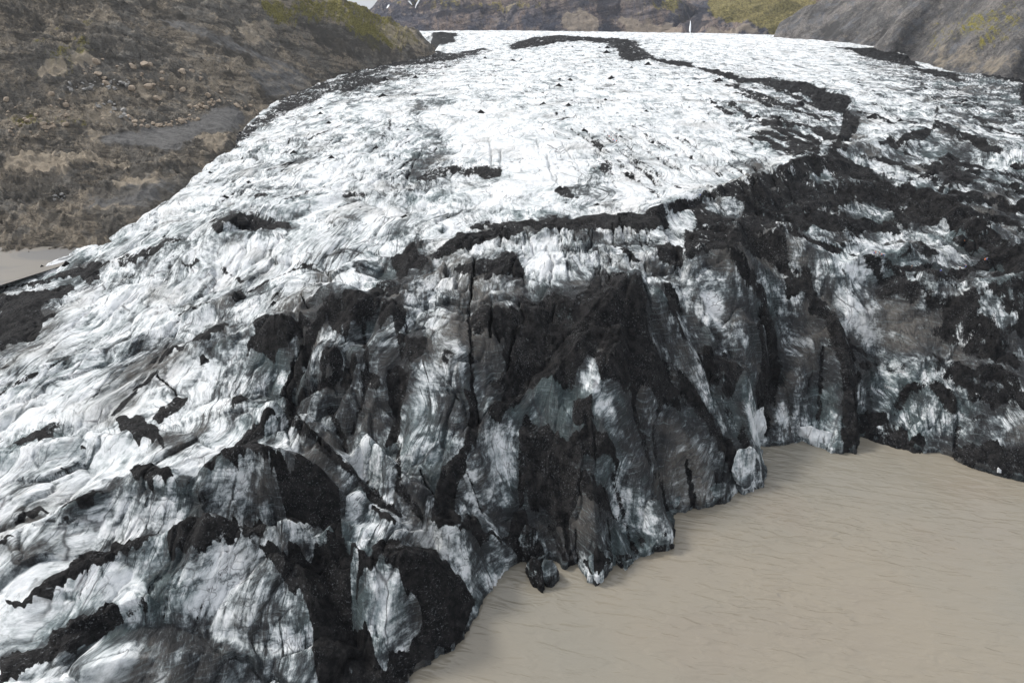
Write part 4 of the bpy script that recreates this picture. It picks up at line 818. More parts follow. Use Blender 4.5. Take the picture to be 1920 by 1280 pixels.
#@@REST
print("glacier done", len(gl.data.vertices))
# ---------------------------------------------------------------- lake
def water_material():
    m, nt, b = material("silty_water")
    pos = OBJ(nt)
    n1 = NOISE(nt, pos, .012, 4, .55); n2 = NOISE(nt, VM(nt, 'ADD', pos, (500, 90, 0)), .03, 3, .5)
    c = MIX(nt, SS(nt, n1, .35, .65), (.232, .205, .160), (.208, .193, .158))
    c = MIX(nt, SS(nt, n2, .5, .7, 0, .4), c, (.215, .186, .150))
    nt.links.new(c, b.inputs["Base Color"])
    b.inputs["Roughness"].default_value = .07; b.inputs["Specular IOR Level"].default_value = .5
    mp = nt.nodes.new("ShaderNodeMapping"); mp.inputs["Rotation"].default_value = (0, 0, R(14)); nt.links.new(pos, mp.inputs[0])
    rp = mp.outputs[0]
    w1 = NOISE(nt, VM(nt, 'MULTIPLY', rp, (.11, .42, 1)), 1, 2, .5, .6)
    w1 = M(nt, 'MULTIPLY', SS(nt, w1, .30, .62), 1.6)
    w2 = NOISE(nt, VM(nt, 'MULTIPLY', rp, (.9, 2.0, 1)), 1, 4, .6, .3)
    msk = M(nt, 'MULTIPLY', SS(nt, NOISE(nt, pos, .018, 2, .5), .38, .62, .5, 1), SS(nt, NOISE(nt, VM(nt, 'MULTIPLY', rp, (.09, .16, 1)), 1, 3, .6), .40, .58, .45, 1))
    h = M(nt, 'MULTIPLY', M(nt, 'ADD', w1, M(nt, 'MULTIPLY', w2, .30)), msk)
    nt.links.new(BUMP(nt, h, .42, .5), b.inputs["Normal"])
    return m
def plane(name, x0, y0, x1, y1, z, mat):
    me = bpy.data.meshes.new(name); me.from_pydata([(x0, y0, z), (x1, y0, z), (x1, y1, z), (x0, y1, z)], [], [(0, 1, 2, 3)])
    me.materials.append(mat); o = bpy.data.objects.new(name, me); C.objects.link(o); return tag(o, kind="structure")
plane("lake", -700, -500, 1200, 420, 0, water_material())

# ---------------------------------------------------------------- hillsides and mountains
def hill(name, a0, a1, na, ys, hp, mat, rock, moss_polys=(), gravel_polys=(), tones=(), scl=1.0, fill=-60, hedges=[], keepz=-60, ramp=None):
    s = Sheet(a0, a1, na, ys); s.tin(hp, hedges, fill)
    zb = s.z.copy(); ok = zb > fill + 1
    sl = blur(zb, 6)
    r = (ridged(s.X / (70 * scl), s.Y / (48 * scl), 5, 101, .5) - .45) * rock
    r += (ridged(s.X / (11 * scl) + s.z / 40, s.Y / (9 * scl), 4, 131, .6) - .45) * rock * .5
    c1, c2, ch_, cx_, cy_ = worley(s.X / (16 * scl) + r / 30, s.Y / (11 * scl), 15)
    d1, d2, dh_, dx_, dy_ = worley(s.X / (5.5 * scl), s.Y / (4.5 * scl), 16)
    crag = smooth(-.2, .3, fbm(s.X / (80 * scl), s.Y / (60 * scl), 3, 161))
    r += rock * crag * ((ch_ - .5) * .30 + tilt(ch_, cx_, cy_, .30) + (dh_ - .5) * .12 + tilt(dh_, dx_, dy_, .16))
    # ledges: the lava beds crop out as steps
    st = sl + fbm(s.X / (60 * scl), s.Y / (60 * scl), 3, 151) * 12 * scl
    per = 14 * scl; q = st / per; fr = q - np.floor(q)
    step = (smooth(.15, .55, fr) - fr) * per * .42
    lm = smooth(-.15, .35, fbm(s.X / (90 * scl), s.Y / (90 * scl), 3, 171))
    s.z = np.where(ok, sl + r + step * lm, zb)
    s.z += fbm(s.X / (3.2 * scl), s.Y / (3.2 * scl), 3, 191, .6) * .09 * rock
    moss = np.zeros(s.X.shape, np.float32); grav = np.zeros(s.X.shape, np.float32)
    flat = np.zeros(s.X.shape, np.float32)
    wq = 9 * scl; XW = s.X + fbm(s.X / wq / 2, s.Y / wq / 2, 4, 71, .65) * wq * 1.4; YW = s.Y + fbm(s.X / wq / 2 + 5, s.Y / wq / 2, 4, 72, .65) * wq * 1.6
    for v, p in moss_polys: paint(s, moss, p, min(1, v * 1.25), 3, XW, YW)
    for v, p in gravel_polys: paint(s, grav, p, v, 4, XW, YW); paint(s, flat, p, v, 8, XW, YW)
    tone = np.zeros(s.X.shape, np.float32)
    for v, p in tones: paint(s, tone, p, v, 2, XW, YW)
    s.z += tone * 1.2
    s.z = s.z * (1 - flat * .9) + blur(zb, 10) * flat * .9 + flat * .6
    o = s.mesh(name, mat, {"moss": moss, "gravel": grav, "tone": tone}, keep=ok)
    tag(o, kind="structure"); return s, o
def yseq(a, b, d0, d1):
    out = [a]
    while out[-1] < b: out.append(out[-1] + d0 + (d1 - d0) * (out[-1] - a) / (b - a))
    return out

hp = []
for q in m_in:                                   # along the ice margin, passing under it
    x, y, z = Z(*q); hp.append((x + 30, y - 6, z - 24)); hp.append((x - 3, y, z + .5))
for q in ((0, 500, 22), (100, 474, 24), (-400, 560, 20), (0, 468, 24), (160, 462, 28), (-400, 520, 22), (-1100, 700, 20), (0, 450, 29), (100, 443, 31), (190, 440, 34), (-400, 480, 30), (-1100, 600, 30),
          (0, 395, 36), (150, 372, 40), (290, 352, 44), (0, 372, 42), (120, 345, 45), (-400, 400, 42), (-1100, 450, 42), (60, 300, 52), (200, 290, 52), (330, 270, 54), (425, 255, 54), (-400, 310, 54), (-1100, 330, 54), (240, 275, 53), (420, 220, 56)): hp.append(Z(*q))
for q in ((0, 200, 520), (150, 200, 540), (300, 200, 580), (400, 195, 615), (475, 190, 655), (0, 100, 560), (200, 100, 610), (400, 100, 700), (550, 120, 800), (600, 130, 850), (700, 90, 960), (-400, 200, 470), (-400, 60, 520), (-1100, 150, 420),
          (0, 0, 640), (200, 0, 720), (400, 0, 820), (550, 0, 900), (640, -2, 1000), (-400, -60, 640), (-1100, -60, 520), (0, -80, 760), (200, -80, 850), (400, -60, 930), (560, -30, 980), (620, -8, 1010),
          (700, 20, 1060), (735, 36, 1080), (765, 48, 1100), (797, 64, 1110), (812, 84, 1100), (-400, -150, 800), (-1100, -150, 700), (780, 80, 1040), (720, 60, 1000), (620, 60, 920)): hp.append(Y(*q))
for q in ((640, 1120, 60), (700, 1180, 40), (765, 1220, 20), (797, 1230, 0), (830, 1180, 10)):
    x, y, z = Y(q[0], 60, q[1]); hp.append((x, y, q[2]))
for x, y, z in ((-1400, 900, 260), (-900, 1250, 220), (-500, 1250, 190), (-330, 1250, 120), (-1200, 600, 230), (-1200, 300, 120)): hp.append((x, y, z))
brown = rock_material("scree_slope_rock", (.42, .36, .285), (.29, .27, .24), (.60, .51, .40), .9, (.31, .28, .09), .75, 1.0, -.15)
moss_l = [(.55, [(480, 0), (660, 0), (760, 45), (800, 90), (700, 90), (620, 40), (560, 50), (500, 30)]), (.75, T(1, [(1480, 40), (1560, 60), (1600, 120), (1560, 130), (1500, 90)])), (.62, T(1, [(1230, 70), (1450, 110), (1460, 140), (1300, 120)])), (.72, T(1, [(1640, 0), (1905, 30), (1905, 60), (1740, 30)])),
          (.7, [(655, 30), (700, 55), (715, 100), (690, 85), (660, 50)]), (.5, [(705, 60), (790, 75), (750, 85)]), (.42, T(1, [(150, 240), (300, 150), (540, 80), (560, 120), (350, 180), (200, 260)])), (.45, T(1, [(0, 640), (200, 640), (500, 650), (490, 700), (100, 700)])), (.4, [(0, 150), (150, 60), (200, 90), (100, 160)])]
grav_l = [(.95, T(1, [(500, 815), (620, 740), (900, 710), (1050, 690), (1180, 600), (1300, 600), (1400, 680), (1300, 740), (1100, 760), (1060, 800), (1030, 835), (700, 830)])), (.6, T(1, [(350, 1120), (500, 1080), (850, 1000), (1050, 1000), (880, 1130), (600, 1180)])), (.6, T(1, [(860, 100), (1030, 110), (1300, 200), (1700, 400), (1600, 420), (1200, 250), (950, 160)])),
          (.6, T(1, [(1350, 380), (1700, 380), (1800, 440), (1600, 560), (1450, 500)]))]
tone_l = [(v, T(1, p)) for v, p in ((.7, [(0,880),(200,860),(540,850),(520,890),(350,980),(0,1000)]), (.7, [(1070,770),(1230,740),(1300,790),(1280,850),(1200,830)]), (.75, [(170,370),(250,330),(350,340),(330,440),(200,430)]), (.75, [(380,310),(480,290),(520,350),(450,380)]), (.7, [(850,240),(980,240),(1030,290),(930,320)]), (.7, [(760,440),(850,500),(830,570),(760,540)]), (.7, [(1020,500),(1100,500),(1080,560)]),
    (.6, [(430,890),(530,890),(760,920),(740,950),(430,930)]), (.6, [(600,1030),(850,990),(900,1030),(650,1060)]), (.55, [(330,1160),(720,1130),(760,1160),(400,1200)]), (.5, [(1200,600),(1300,600),(1480,640),(1400,680)]), (.5, [(470,740),(600,720),(640,750),(500,800)]), (.5, [(1300,100),(1460,110),(1560,170),(1500,260),(1350,240)]), (.5, [(300,560),(700,620),(680,690),(420,640)]),
    (-.8, [(740,-30),(900,30),(1080,90),(1060,120),(930,140),(820,70)]), (-.75, [(0,980),(300,970),(370,1010),(250,1080),(100,1120),(0,1120)]), (-.7, [(1080,190),(1200,160),(1420,270),(1640,330),(1500,350),(1300,310),(1120,260)]), (-.85, [(1190,320),(1240,360),(1310,440),(1250,420)]), (-.85, [(1430,500),(1490,450),(1520,520),(1600,570),(1540,605),(1500,570),(1440,530)]), (-.5, [(0,-30),(500,-30),(560,60),(300,130),(200,230),(100,240),(0,150)]),
    (-.6, [(820,270),(1000,260),(900,320),(820,310)]), (-.6, [(1300,850),(1150,900),(900,920),(880,960),(1100,950),(1180,930)]), (-.5, [(0,1200),(500,1150),(500,1180),(0,1240)]), (-.5, [(0,820),(380,820),(380,850),(0,860)]), (-.6, [(400,1040),(600,1030),(600,1070),(420,1080)]))] + [(-.6, [(560,30),(640,60),(760,80),(800,110),(700,120),(600,90)]), (.45, [(690,45),(760,48),(812,85),(800,105),(740,90)])]
LH, lho = hill("hillside", -1.5, -.04, 900, yseq(250, 1300, .9, 2.2), hp, brown, 10, moss_l, grav_l, tone_l)

hp = []
for q in ((1500, 72, 71), (1540, 75, 70), (1600, 80, 69), (1650, 89, 68), (1700, 103, 67), (1740, 119, 66), (1775, 131, 65), (1820, 138, 64), (1920, 151, 63), (2200, 180, 61), (2600, 250, 58)):
    x, y, z = Z(*q); hp.append((x + 14, y + 6, z - 5)); hp.append((x - 40, y - 10, z - 34))
for q in ((1920, 0, 860), (1700, 0, 1080), (1640, 22, 1220), (1580, 45, 1290), (1545, 62, 1290), (1780, 60, 930), (1920, 80, 800), (1650, 65, 1180), (1920, -80, 960), (1700, -60, 1220), (2300, -60, 860), (2300, 60, 740), (2700, 0, 700), (2700, -150, 900), (1800, -50, 1090), (1680, -20, 1260)): hp.append(Y(*q))
for x, y, z in ((480, 1420, 90), (600, 1420, 150), (800, 1400, 220), (1200, 1200, 260), (1400, 900, 230), (1300, 600, 90), (560, 1500, 60)): hp.append((x, y, z))
grey = rock_material("grey_ash_slope", (.32, .30, .285), (.225, .22, .22), (.44, .38, .30), 1.0, (.38, .34, .10), .5, 1.0, .75)
moss_r = [(.30, T(3, [(1300, 60), (1500, 90), (1905, 60), (1905, 280), (1640, 270), (1400, 200)])), (.85, T(3, [(1650, 230), (1700, 200), (1750, 215), (1680, 250), (1640, 255)])), (.6, T(3, [(1350, 210), (1500, 200), (1640, 190), (1640, 220), (1450, 240), (1370, 260)])), (.6, T(3, [(1530, 100), (1700, 60), (1905, 0), (1905, 30), (1750, 90), (1600, 140)])), (.6, T(3, [(1260, 85), (1330, 70), (1440, 75), (1300, 95)])), (.55, T(3, [(1640, 150), (1905, 110), (1905, 140), (1700, 190)]))]
grav_r = [(.55, T(3, [(950, 60), (1400, 0), (1700, 0), (1500, 80), (1200, 120), (1000, 200)])), (.5, T(3, [(1450, 90), (1750, 50), (1905, 60), (1600, 160)]))]
tone_r = [(v, T(3, p)) for v, p in ((-.8, [(1100,160),(1240,110),(1400,85),(1450,100),(1250,140),(1110,180)]), (-.8, [(1480,225),(1560,210),(1660,235),(1560,250)]), (-.75, [(770,140),(880,110),(900,190),(780,250)]), (-.7, [(1480,140),(1560,140),(1520,165)]), (-.5, [(900,200),(1200,230),(1350,320),(1250,370),(1000,280)]), (.5, [(1250,270),(1500,250),(1905,290),(1905,440),(1600,400),(1350,350)]), (-.5, [(1000,60),(1100,20),(1300,0),(1200,60)]))]
RH, rho = hill("hillside", .25, 1.5, 560, yseq(560, 1520, 1.6, 2.4), hp, grey, 6.5, moss_r, grav_r, tone_r, 1.3)

# far walls of the valley
hp = []
def top(px, y, z): u = (px - 960) / 1280 / 1.09; return (u * y, y, z)
for px, z in ((300, 30), (700, 32), (800, 34), (960, 30), (1040, 28), (1180, 22), (1270, 20)): hp.append(top(px, 2180, z - 30)); hp.append(top(px, 2240, z))
for px, z in ((300, 60), (640, 60), (672, 50), (700, 78), (735, 112), (780, 150), (900, 170), (1040, 150), (1180, 140), (1270, 130)): hp.append(top(px, 2420 if px < 1000 else 2340, z))
for px, z in ((300, 60), (640, 60), (672, 50), (700, 78), (735, 140), (780, 240), (900, 260), (1040, 210), (1180, 200), (1290, 160)): hp.append(top(px, 2800, z))
for px, z in ((1330, 18), (1450, 22), (1560, 28), (1700, 30)): hp.append(top(px, 1900, z - 20)); hp.append(top(px, 1960, z + 4))
for px, z in ((1300, 18),): hp.append(top(px, 2320, z))
for px, z in ((1305, 100), (1350, 112), (1450, 122), (1500, 112), (1550, 118), (1700, 150)): hp.append(top(px, 2090, z))
for px, z in ((1290, 110), (1350, 121), (1450, 124), (1520, 150), (1700, 260)): hp.append(top(px, 2500, z))
blue = rock_material("far_cliff_rock", (.40, .32, .28), (.19, .195, .24), (.60, .50, .40), .85, (.44, .38, .15), .6, .35, .2)
moss_f = [(.75, T(3, [(150, -20), (720, -20), (760, 60), (775, 130), (680, 170), (640, 200), (500, 200), (420, 160), (300, 120), (160, 90), (130, 20)])), (.45, T(2, [(180, 20), (600, -10), (1200, 10), (1100, 60), (600, 60)])), (.6, T(2, [(1560, 0), (1905, 0), (1905, 60), (1700, 40)])), (.45, T(2, [(1250, 60), (1905, 70), (1905, 100), (1300, 90)])), (.35, T(3, [(0, 40), (120, 60), (60, 110), (0, 90)]))]
tone_f = [(v, T(2, p)) for v, p in ((.6, [(1190,160),(1250,60),(1500,80),(1905,150),(1905,200),(1200,190)]), (-.5, [(180,60),(600,0),(1200,20),(1220,80),(900,100),(640,90),(300,100)]), (-.55, [(1420,0),(1560,-20),(1560,180),(1440,180)]), (.45, [(900,20),(1100,10),(1000,80)]))] + [(v, T(3, p)) for v, p in ((-.8, [(10,60),(110,40),(120,120),(60,230),(0,220)]), (.55, [(130,140),(420,160),(500,220),(80,215)]), (-.5, [(640,170),(760,150),(770,230),(620,220)]), (.3, [(700,0),(900,0),(760,140)]))]
FH, fho = hill("mountain", -.62, .62, 900, yseq(1900, 2800, 2.0, 4.0), hp, blue, 15, moss_f, [], tone_f, 3.0)
print("hills done")
# ---------------------------------------------------------------- lagoon beside the ice
LG = [Z(x, y, 25) for x, y in ((-500, 560), (-500, 480), (-100, 470), (0, 463), (60, 462), (120, 458), (165, 459), (215, 452), (200, 480), (110, 500), (0, 535), (-200, 600))]
me = bpy.data.meshes.new("mud_flat"); me.from_pydata(LG, [], [tuple(range(len(LG)))[::-1]])
mm, nt_, b_ = material("wet_silt"); pos_ = OBJ(nt_)
c_ = MIX(nt_, SS(nt_, NOISE(nt_, VM(nt_, 'MULTIPLY', pos_, (.02, .05, 1)), 1, 5, .6, .8), .45, .6), (.13, .118, .10), (.085, .083, .08))
nt_.links.new(c_, b_.inputs["Base Color"]); b_.inputs["Roughness"].default_value = .5
me.materials.append(mm); o = bpy.data.objects.new("mud_flat", me); C.objects.link(o); tag(o, kind="structure")

# ---------------------------------------------------------------- ash cones
ash_mat = ice_material("ash_gravel", (.95, .6))
def cone_mesh(seed, skew):
    r_ = random.Random(seed); bm = bmesh.new(); n = 26; rings = 9
    top = bm.verts.new((skew * .12, 0, 1)); prev = None
    for k in range(1, rings + 1):
        t = k / rings; ring = []
        for i in range(n):
            a = 2 * math.pi * i / n
            rr = t * (1 + .22 * math.sin(3 * a + seed) + .12 * math.sin(7 * a + seed * 2) * t + r_.uniform(-.05, .05))
            z = (1 - t) ** 1.25 + .05 * mnoise.noise(Vector((math.cos(a) * 3 * t, math.sin(a) * 3 * t, seed)))
            ring.append(bm.verts.new((rr * math.cos(a) + skew * .12 * (1 - t), rr * math.sin(a), z - (.45 if k == rings else 0))))
        for i in range(n):
            if prev is None: bm.faces.new((top, ring[i], ring[(i + 1) % n]))
            else: bm.faces.new((prev[i], ring[i], ring[(i + 1) % n], prev[(i + 1) % n]))
        prev = ring
    me = bpy.data.meshes.new("ash_cone"); bm.to_mesh(me); bm.free(); me.materials.append(ash_mat); return me
cones = [cone_mesh(k, (-1) ** k) for k in range(5)]
def cone(k, x, y, wpx, label, group=None, tall=.38):
    px, py = T(k, [(x, y)])[0]
    p = G.point(px, py + wpx * .336 * .12)
    d = (p - Vector((0, 0, H))).length
    wd = wpx * .336 / 1280 * d * .85
    o = bpy.data.objects.new("ash_cone", cones[int(x + y) % 5]); C.objects.link(o)
    o.location = p - Vector((0, 0, wd * .05)); o.scale = (wd * .52, wd * .50, wd * tall); o.rotation_euler = (0, 0, (x * 7 + y) % 6)
    tag(o, label, "ash cone", group); return o
FARG = "small black ash cones dotted over the upper ice"
for x, y, wd in ((955,335,35),(1005,332,25),(1105,330,12),(1278,443,38),(1220,440,30),(1525,470,16),(1473,553,20),(1418,552,14),(1432,600,22),(980,584,18),(1243,620,22),(1200,630,28),(522,420,25),(572,410,20),(470,430,18),(1648,665,16),(550,1112,16),(105,1155,22),(1270,775,22),(800,322,30),(1040,576,10),(1885,510,10),(1255,1130,25),(595,1215,30),(1135,345,16),(1050,395,10),(900,360,12),(1360,350,18),(1290,260,22),(1180,235,20),(1080,225,16),(1440,265,24),(1620,375,22),(1820,600,14),(690,320,22),(680,525,10),(650,500,12)):
    cone(2, x, y, wd, "small black ash cone standing on the white upper ice", FARG)
for x, y, wd in ((120,680,18),(30,478,20),(1080,580,18),(525,432,20),(980,460,25),(240,365,14),(180,332,14),(95,460,22),(1520,578,30),(1160,780,20),(1690,510,18),(1530,490,22),(1280,610,14)):
    cone(3, x, y, wd, "small black ash cone on the streaked white ice near the right-hand moraine bands", "small ash cones among the moraine bands")
for k, x, y, wd, lb in ((2,782,625,66,"largest lone black ash cone on the white upper ice, inside the curled dark band"), (2,1213,475,52,"broad black ash cone on clean white ice, with a smaller one just behind it"), (2,1507,432,46,"sharp black ash cone alone on the white ice below the far moraine"),
    (2,1485,265,42,"tall black ash cone on the rear edge of the far moraine"), (2,1480,292,58,"wide black ash cone in front of the far moraine, below the tall one"), (2,1700,618,30,"black ash cone beside the faint grey line crossing the ice"), (2,1128,576,40,"black ash cone just below the faint grey line crossing the ice"),
    (2,1268,585,48,"steep black ash cone at the head of a row of dark heaps mid ice"), (2,415,430,46,"black ash cone on the grey streaked ice under the left headland"), (2,235,530,52,"ridged black ash cone on white ice at the left edge, below the headland"), (2,240,440,60,"low black ash heap in the dirty ice at the foot of the left headland"),
    (2,1595,965,46,"black ash cone on striped ice right of the rounded white tongue"), (2,1740,790,30,"small black ash cone in the striped ice right of the hikers"), (2,1355,725,46,"pointed black ash cone above the rounded white tongue, left of the hikers"), (2,195,820,40,"black ash cone on smooth white ice left of the curled dark band"),
    (2,370,722,30,"small black ash cone on the rim of the curled dark band"), (2,1660,1010,30,"low black ash cone on striped ice under the taller one"), (2,1220,1050,66,"grey-black ash cone at the tip of the rounded white tongue"), (2,355,1205,52,"black ash cone on broken ice below the dark ledge"), (2,1710,355,46,"flat black ash cone at the end of the far moraine"), (2,1430,1140,42,"dark ash cone on grey ice above the long dark ledge"),
    (3,415,650,58,"rounded black ash cone at the end of a dark streak on the white ice"), (3,655,580,84,"large black ash cone in the moraine streaks left of the dark S-bend"), (3,205,445,50,"twin-topped black ash heap left of the moraine band"), (3,540,655,46,"black ash cone between two dark moraine streaks"), (3,375,768,36,"black ash cone at the head of the lowest moraine streak"),
    (3,1065,645,62,"low black ash cone right of the dark S-bend"), (3,1215,670,36,"black ash cone on white ice between the S-bend and the narrow moraine"), (3,1675,598,42,"black ash cone on the far right ice below the dark debris"), (3,1575,560,40,"flat black ash cone right of the narrow moraine"), (3,1475,870,64,"broad black ash cone on the ridge of the right-hand ice hills"), (3,1860,920,54,"black ash cone near the right edge on rippled ice"), (3,1400,955,60,"squat black ash cone on grey ice of the right-hand hills"),
    (1,1850,875,46,"sharp black ash cone leaning on the sloping left ice"), (1,1340,742,36,"black ash cone at the ice edge beside the gravel bench"), (1,1255,1095,36,"small black ash heap on white ice near the scree edge"), (1,1835,683,42,"black ash cone on the left ice below the grey headland foot"), (1,1340,1205,120,"tall black ash peak on the left ice field with dark skirts"), (1,1640,845,40,"black ash heap on grey streaked ice at the left"), (1,1385,1015,30,"tiny black ash heap on the white left ice"), (1,1170,960,26,"black ash lump on the very edge of the left ice"), (1,1790,632,44,"jagged black ash cone high on the left ice edge"), (1,920,1110,50,"black ash heap on the ice rim beside the brown scree"),
    (4,1322,368,96,"smooth black ash mound alone on the white left field"), (4,375,187,44,"small black ash mound on the ice beside the mud flat"), (4,235,208,32,"tiny black ash mound at the edge of the mud flat"), (4,1550,355,30,"small black ash mound right of the smooth one"), (4,1530,408,42,"flat black ash mound below the small one"), (4,920,38,22,"tiny black ash cone on the ice near the rock bench"), (4,1150,728,56,"black ash lump on the white ice under a long dark streak"),
    (6,1555,45,66,"black ash knoll with two bright-clothed climbers below it")): cone(k, x, y, wd, lb, tall=.5 if k in (4, 6) else .40)

# ---------------------------------------------------------------- ice blocks at the waterline
blk_dark = ice_material("dirty_ice_block", (.35, .85)); blk_ash = ice_material("ash_coated_ice_block", (.72, .9)); blk_white = ice_material("clean_ice_block", (.0, .18)); blk_grey = ice_material("grey_ice_block", (.12, .45))
def block(pp, mat, label, seed=0, rough=.35, cat="ice block", group=None):
    """pp: corners as (photo x, photo y, height above the lake)"""
    bm = bmesh.new(); P = [Vector(Z(*q)) for q in pp]
    c = sum(P, Vector()) / len(P)
    for p in P: bm.verts.new(p - c)
    bmesh.ops.convex_hull(bm, input=bm.verts)
    bmesh.ops.delete(bm, geom=[v for v in bm.verts if not v.link_faces], context='VERTS')
    bmesh.ops.triangulate(bm, faces=bm.faces)
    for _ in range(5):
        lim = .7
        es = [e for e in bm.edges if e.calc_length() > lim]
        if not es or len(bm.verts) > 9000: break
        bmesh.ops.subdivide_edges(bm, edges=es, cuts=1, use_grid_fill=False)
        bmesh.ops.triangulate(bm, faces=bm.faces)
    bmesh.ops.recalc_face_normals(bm, faces=bm.faces); bm.normal_update()
    for v in bm.verts:
        q = v.co + c
        d = mnoise.fractal(Vector((q.x * .35, q.y * .35, q.z * .1 + seed)), 1, 2, 3) * rough * 2.2 + mnoise.noise(q * 1.3) * rough * .5
        v.co += v.normal * d
    me = bpy.data.meshes.new("ice_block"); bm.to_mesh(me); bm.free(); me.materials.append(mat)
    for f in me.polygons: f.use_smooth = True
    o = bpy.data.objects.new("ice_block", me); C.objects.link(o); o.location = c
    return tag(o, label, cat, group)
block([(984,1070,-1),(988,1085,-.5),(1000,1102,-.5),(1019,1116,-.5),(1020,1106,0),(1010,1085,-1),(985,1058,5),(1000,1045,7),(1012,1052,7),(1014,1075,4),(1004,1048,-1)], blk_ash, "black ash-covered ice fin in the lake, left of the pale-cornered dark slab", 1)
block([(1016,1085,-1),(1024,1104,-.5),(1038,1104,-.5),(1048,1085,0),(1047,1070,3),(1036,1050,6),(1022,1050,7),(1014,1062,6),(1030,1060,-1)], blk_dark, "dark ice slab with a pale top corner standing in the lake", 2)
block([(975,1050,-1),(1000,1066,0),(1014,1045,0),(1016,1020,5),(1004,990,9),(985,985,10),(970,1010,8)], blk_ash, "black ash-coated shoulder of ice between the white dome and the dark promontory", 3)
block([(1100,1080,-1),(1117,1103,-.5),(1130,1092,-.5),(1148,1068,0),(1148,1035,5),(1128,1028,8),(1105,1042,7),(1125,1045,-1)], blk_dark, "dark angular ice block with a pointed foot below the middle of the promontory", 4, .25)
block([(1098,1040,4),(1092,1066,2),(1100,1085,1),(1118,1083,1),(1128,1062,3),(1105,1036,6),(1112,1050,0)], blk_grey, "small grey ice block propped on the pointed dark one", 5, .2)
block([(1148,1052,-1),(1165,1068,-.5),(1180,1066,-.5),(1190,1050,0),(1182,1038,3),(1155,1040,4),(1170,1035,-1)], blk_ash, "low black ice foot between two gullies of the promontory", 6, .2)
block([(1200,1034,-.5),(1235,1038,-.5),(1264,1030,-.5),(1264,1020,2),(1240,1012,3),(1205,1026,2.5),(1230,1010,-1)], blk_ash, "undercut black ledge of ice at the tip of the promontory", 7, .25)
block([(1308,950,-1),(1330,956,-.5),(1368,943,-.5),(1381,922,0),(1378,908,4),(1345,905,7),(1315,925,5),(1345,925,-1)], blk_dark, "tilted dark striped ice block at the bay mouth, below the pale rounded one", 8, .3)
block([(1380,918,-1),(1402,927,-.5),(1426,916,-.5),(1428,885,3),(1424,850,10),(1405,838,13),(1382,845,13),(1372,880,8),(1400,895,-1)], blk_grey, "pale rounded ice block with a dark foot at the corner of the bay", 9, .4)
block([(1425,832,-1),(1434,836,-.5),(1436,800,8),(1432,760,15),(1418,768,14),(1405,790,10),(1410,820,2),(1425,815,-1)], blk_white, "white splintered ice pillar at the head of the bay", 10, .5)
block([(1494,822,-1),(1530,840,-.5),(1558,845,-.5),(1562,812,5),(1520,798,7),(1500,800,6),(1530,815,-1)], blk_white, "bright white fallen ice block with a black-dusted lid, leaning on the dark face", 11, .3)
block([(1604,800,-1),(1606,815,0),(1640,832,-.5),(1700,850,-.5),(1726,856,-.5),(1734,830,2),(1690,800,5),(1640,778,6),(1606,776,6),(1670,810,-1)], blk_ash, "long low black slab of ice lying along the waterline right of the bay", 12, .3)
block([(1864,880,-1),(1868,892,-.5),(1882,896,-.5),(1882,884,1),(1872,876,3),(1876,880,-1)], blk_white, "small bright white ice block in the dark rubble at the right edge of the lake", 13, .15)
block([(1255,958,-1),(1298,958,-.5),(1300,940,2),(1280,925,5),(1256,940,4),(1275,945,-1)], blk_dark, "dark low ice block wedged left of the tilted striped one", 14, .25)

# ---------------------------------------------------------------- boulders on the brown slope
def boulder_mesh(seed, mat):
    bm = bmesh.new(); bmesh.ops.create_icosphere(bm, subdivisions=3, radius=1)
    rr = random.Random(seed)
    planes = [(Vector((rr.gauss(0, 1), rr.gauss(0, 1), rr.gauss(0, 1))).normalized(), rr.uniform(.55, .85)) for _ in range(11)]
    for v in bm.verts:
        for n, d in planes:
            q = v.co.dot(n)
            if q > d: v.co -= n * (q - d)
        v.co *= 1 + .06 * mnoise.noise(v.co * 2 + Vector((seed, 0, 0)))
    me = bpy.data.meshes.new("boulder"); bm.to_mesh(me); bm.free(); me.materials.append(mat); return me
def bmat(name, c, d):
    m, nt, b = material(name); pos = OBJ(nt)
    nt.links.new(MIX(nt, NOISE(nt, pos, 1.2, 6, .7), d, c), b.inputs["Base Color"]); b.inputs["Roughness"].default_value = .9
    nt.links.new(BUMP(nt, NOISE(nt, pos, 2.5, 5, .7), .7, .2), b.inputs["Normal"]); return m
tanm = bmat("tan_boulder_rock", (.46, .37, .28), (.22, .18, .14)); grym = bmat("grey_boulder_rock", (.40, .39, .37), (.16, .155, .15))
BT = [boulder_mesh(k, tanm) for k in range(4)]; BG = [boulder_mesh(k + 9, grym) for k in range(4)]
def boulders(n, poly, meshes, s0, s1, label, group, sd):
    rr = random.Random(sd); P = T(1, poly); xs = [p[0] for p in P]; ys_ = [p[1] for p in P]; k = 0
    def inside(x, y):
        c = False
        for i in range(len(P)):
            (xa, ya), (xb, yb) = P[i], P[i - 1]
            if (ya > y) != (yb > y) and x < (xb - xa) * (y - ya) / (yb - ya) + xa: c = not c
        return c
    while k < n:
        x, y = rr.uniform(min(xs), max(xs)), rr.uniform(min(ys_), max(ys_))
        if not inside(x, y): continue
        p = LH.point(x, y); s = s0 + (s1 - s0) * rr.random() ** 2.5
        o = bpy.data.objects.new("boulder", meshes[rr.randrange(len(meshes))]); C.objects.link(o)
        o.location = p + Vector((0, 0, s * .15)); o.scale = (s * rr.uniform(.8, 1.3), s * rr.uniform(.7, 1.1), s * rr.uniform(.55, .85)); o.rotation_euler = (rr.uniform(-.3, .3), rr.uniform(-.3, .3), rr.uniform(0, 6.3))
        tag(o, label, "boulder", group); k += 1
boulders(46, [(700,650),(900,690),(1080,640),(1120,670),(1000,705),(850,712),(740,705)], BT, .9, 2.6, "pale tan boulder in the boulder band above the dark gravel bench", "boulders above the gravel bench", 1)
